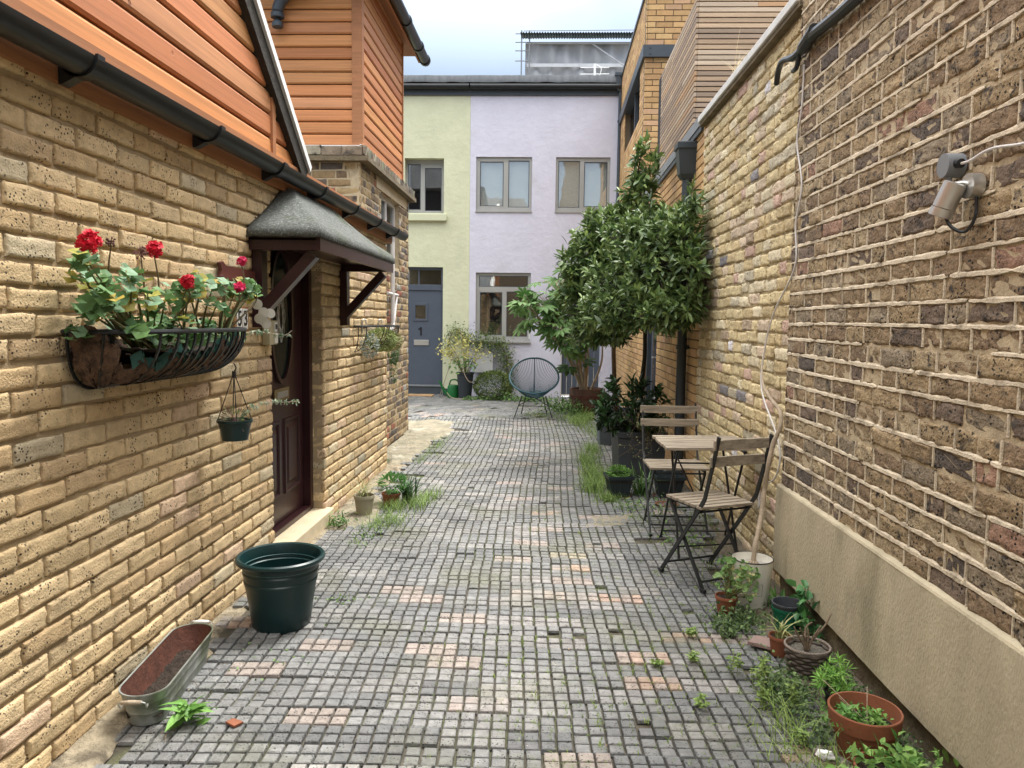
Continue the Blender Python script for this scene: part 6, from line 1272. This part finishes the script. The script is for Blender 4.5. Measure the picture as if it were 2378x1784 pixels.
for a in ((.88, 2.62, .03, .12, 60, .12), (.86, 2.3, .05, .12, 70, .14), (.98, 2.2, .04, .06, 60, .12), (.80, 2.5, .05, .1, 40, .07), (1.2, 5.3, .03, .3, 80, .08), (1.08, 4.3, .08, .3, 70, .05)): tuft(*a, c1=(.16, .26, .05), c2=(.34, .44, .14), lean=.9)
stuff(q, 'grass', 'bright green grass tufts along both edges of the paving', 'grass')
q = MB()
def ground_leaves(cx, cy, sx, sy, n, L_, W_, c1, c2, zt=.05, up=.6):
    p = np.stack([cx+rng.normal(0, sx, n), cy+rng.normal(0, sy, n), .012+np.abs(rng.normal(0, zt, n))], 1); k = (p[:, 0] < 1.265) & (p[:, 0] > LX(p[:, 1])+.02); p = p[k]; leaves(q, p, rdir(len(p), up), L_, W_, lc(len(p), c1, c2, .25))
for a in ((1.18, 2.95, .045, .22, 1300, .013, .010, .02), (1.20, 2.4, .05, .25, 1500, .014, .011, .022), (1.0, 2.82, .05, .08, 650, .014, .010, .02), (.95, 3.45, .07, .08, 420, .024, .013, .03), (.92, 2.75, .035, .10, 420, .018, .012, .05), (.97, 2.52, .04, .08, 400, .013, .010, .02), (1.12, 2.15, .08, .1, 500, .018, .013, .03), (1.16, 3.9, .04, .3, 200, .018, .011, .02), (.88, 3.38, .03, .05, 120, .035, .011, .02)):
    ground_leaves(*a[:7], (.04, .085, .03), (.17, .25, .09), a[7])
for a in ((.4, 11.7, .2, .15, 500, .06, .022, .09), (-.25, 13.2, .3, .12, 500, .05, .025, .06), (-1.2, 13.2, .2, .08, 200, .04, .022, .03), (.55, 11.3, .12, .12, 260, .07, .02, .09), (-1.50, 8.0, .04, .25, 220, .03, .018, .06), (-1.35, 4.98, .04, .05, 110, .035, .013, .04), (1.0, 5.6, .1, .2, 130, .03, .016, .03), (.95, 4.75, .1, .15, 120, .028, .015, .03), (.73, 5.6, .08, .12, 120, .03, .012, .03), (-1.08, 4.7, .05, .1, 80, .022, .01, .015), (-.95, 3.62, .06, .03, 40, .02, .01, .01), (-1.12, 2.95, .1, .2, 25, .015, .01, .005)):
    ground_leaves(*a[:7], (.05, .13, .035), (.22, .34, .10), a[7])
stuff(q, 'ground_cover', 'small leaved creeping weeds among the right hand pots and lane edges', 'weeds')
q = MB(); n = 13000; X_ = rng.uniform(-1.35, 1.2, n); Y_ = 2+10.5*rng.random(n)**1.3
u_ = np.sin(X_*1.9+.7)*.5+np.sin(Y_*.8+X_*2.3)*.5+X_*.9; k = (u_ > rng.uniform(-.5, 2.0, n)); X_, Y_ = X_[k], Y_[k]
X_ = np.round(X_/.0564)*.0564+.005+rng.normal(0, .004, len(X_)); p = np.stack([X_, Y_, np.full(len(X_), -.004)], 1); p = np.repeat(p, 4, 0)+rng.normal(0, .006, (len(p)*4, 3))*np.array((.5, 1.6, 0)); blades(q, p, .021, .0036, lc(len(p), (.10, .17, .025), (.25, .34, .07)), lean=.9, seg=2)
stuff(q, 'moss', 'thin green moss and seedlings growing in the joints of the pavers', 'moss')
q = MB()
for (cx, cy, h) in ((.80, 2.95, .11), (.86, 2.80, .13), (.90, 2.88, .12), (.84, 2.66, .10), (.93, 2.68, .12), (.70, 3.3, .05), (.66, 3.05, .04), (.62, 2.7, .04), (.52, 3.0, .03), (.9, 2.45, .07)):
    for k in range(4):
        x, y = cx+rng.normal(0, .012), cy+rng.normal(0, .015); hh = h*random.uniform(.7, 1.1); q.tube([(x, y, 0), (x+rng.normal(0, .006), y, hh)], .0012, 4, c=(.3, .38, .12)); n = 12
        pz = np.stack([np.full(n, x), np.full(n, y), hh*rng.uniform(.35, 1.0, n)], 1); a = rng.uniform(0, 6.28, n); leaves(q, pz, np.stack([np.cos(a), np.sin(a), .3+0*a], 1), .022, .011, lc(n, (.13, .22, .05), (.28, .38, .11)))
stuff(q, 'spurge_weeds', 'upright lime green spurge weeds left of the wicker pot', 'weeds')
q = MB()
for k in range(14):
    x = random.uniform(-1.45, -1.2); y = random.uniform(1.9, 4.0); a = random.uniform(0, 3.14); l_ = random.uniform(.02, .09); q.tube([(x, y, .014), (x+l_*.5*math.cos(a), y+l_*.5*math.sin(a), .019), (x+l_*math.cos(a+.3), y+l_*math.sin(a+.3), .014)], .0012, 4)
stuff(q, 'twigs', 'small dry twigs lying along the foot of the left brick wall', 'twigs', m_bark)
q = MB()   # fallen leaves and grit
for k in range(700):
    x = random.uniform(-1.48, 1.2) if k % 3 else random.uniform(-1.5, -1.25); y = 1.9+9*random.random()**1.6; d = rdir(1, 0)[0]; s_ = random.uniform(.002, .006)*(1.8 if random.random() < .1 else 1); a = random.uniform(0, 6.28); z = gz(x, y)+.0105
    if x < -.95 or x > .75 or random.random() < .35: q.add([(x+s_*math.cos(a), y+s_*math.sin(a), z), (x+s_*.5*math.cos(a+1.8), y+s_*.5*math.sin(a+1.8), z+.0015), (x-s_*math.cos(a), y-s_*math.sin(a), z), (x+s_*.6*math.cos(a-1.7), y+s_*.6*math.sin(a-1.7), z+.001)], [(0, 1, 2, 3)], random.choice(((.35, .3, .22), (.5, .47, .42), (.14, .08, .05), (.07, .05, .04), (.3, .2, .12))))
stuff(q, 'litter', 'tiny dry leaf bits and grit scattered over the paving', 'litter')
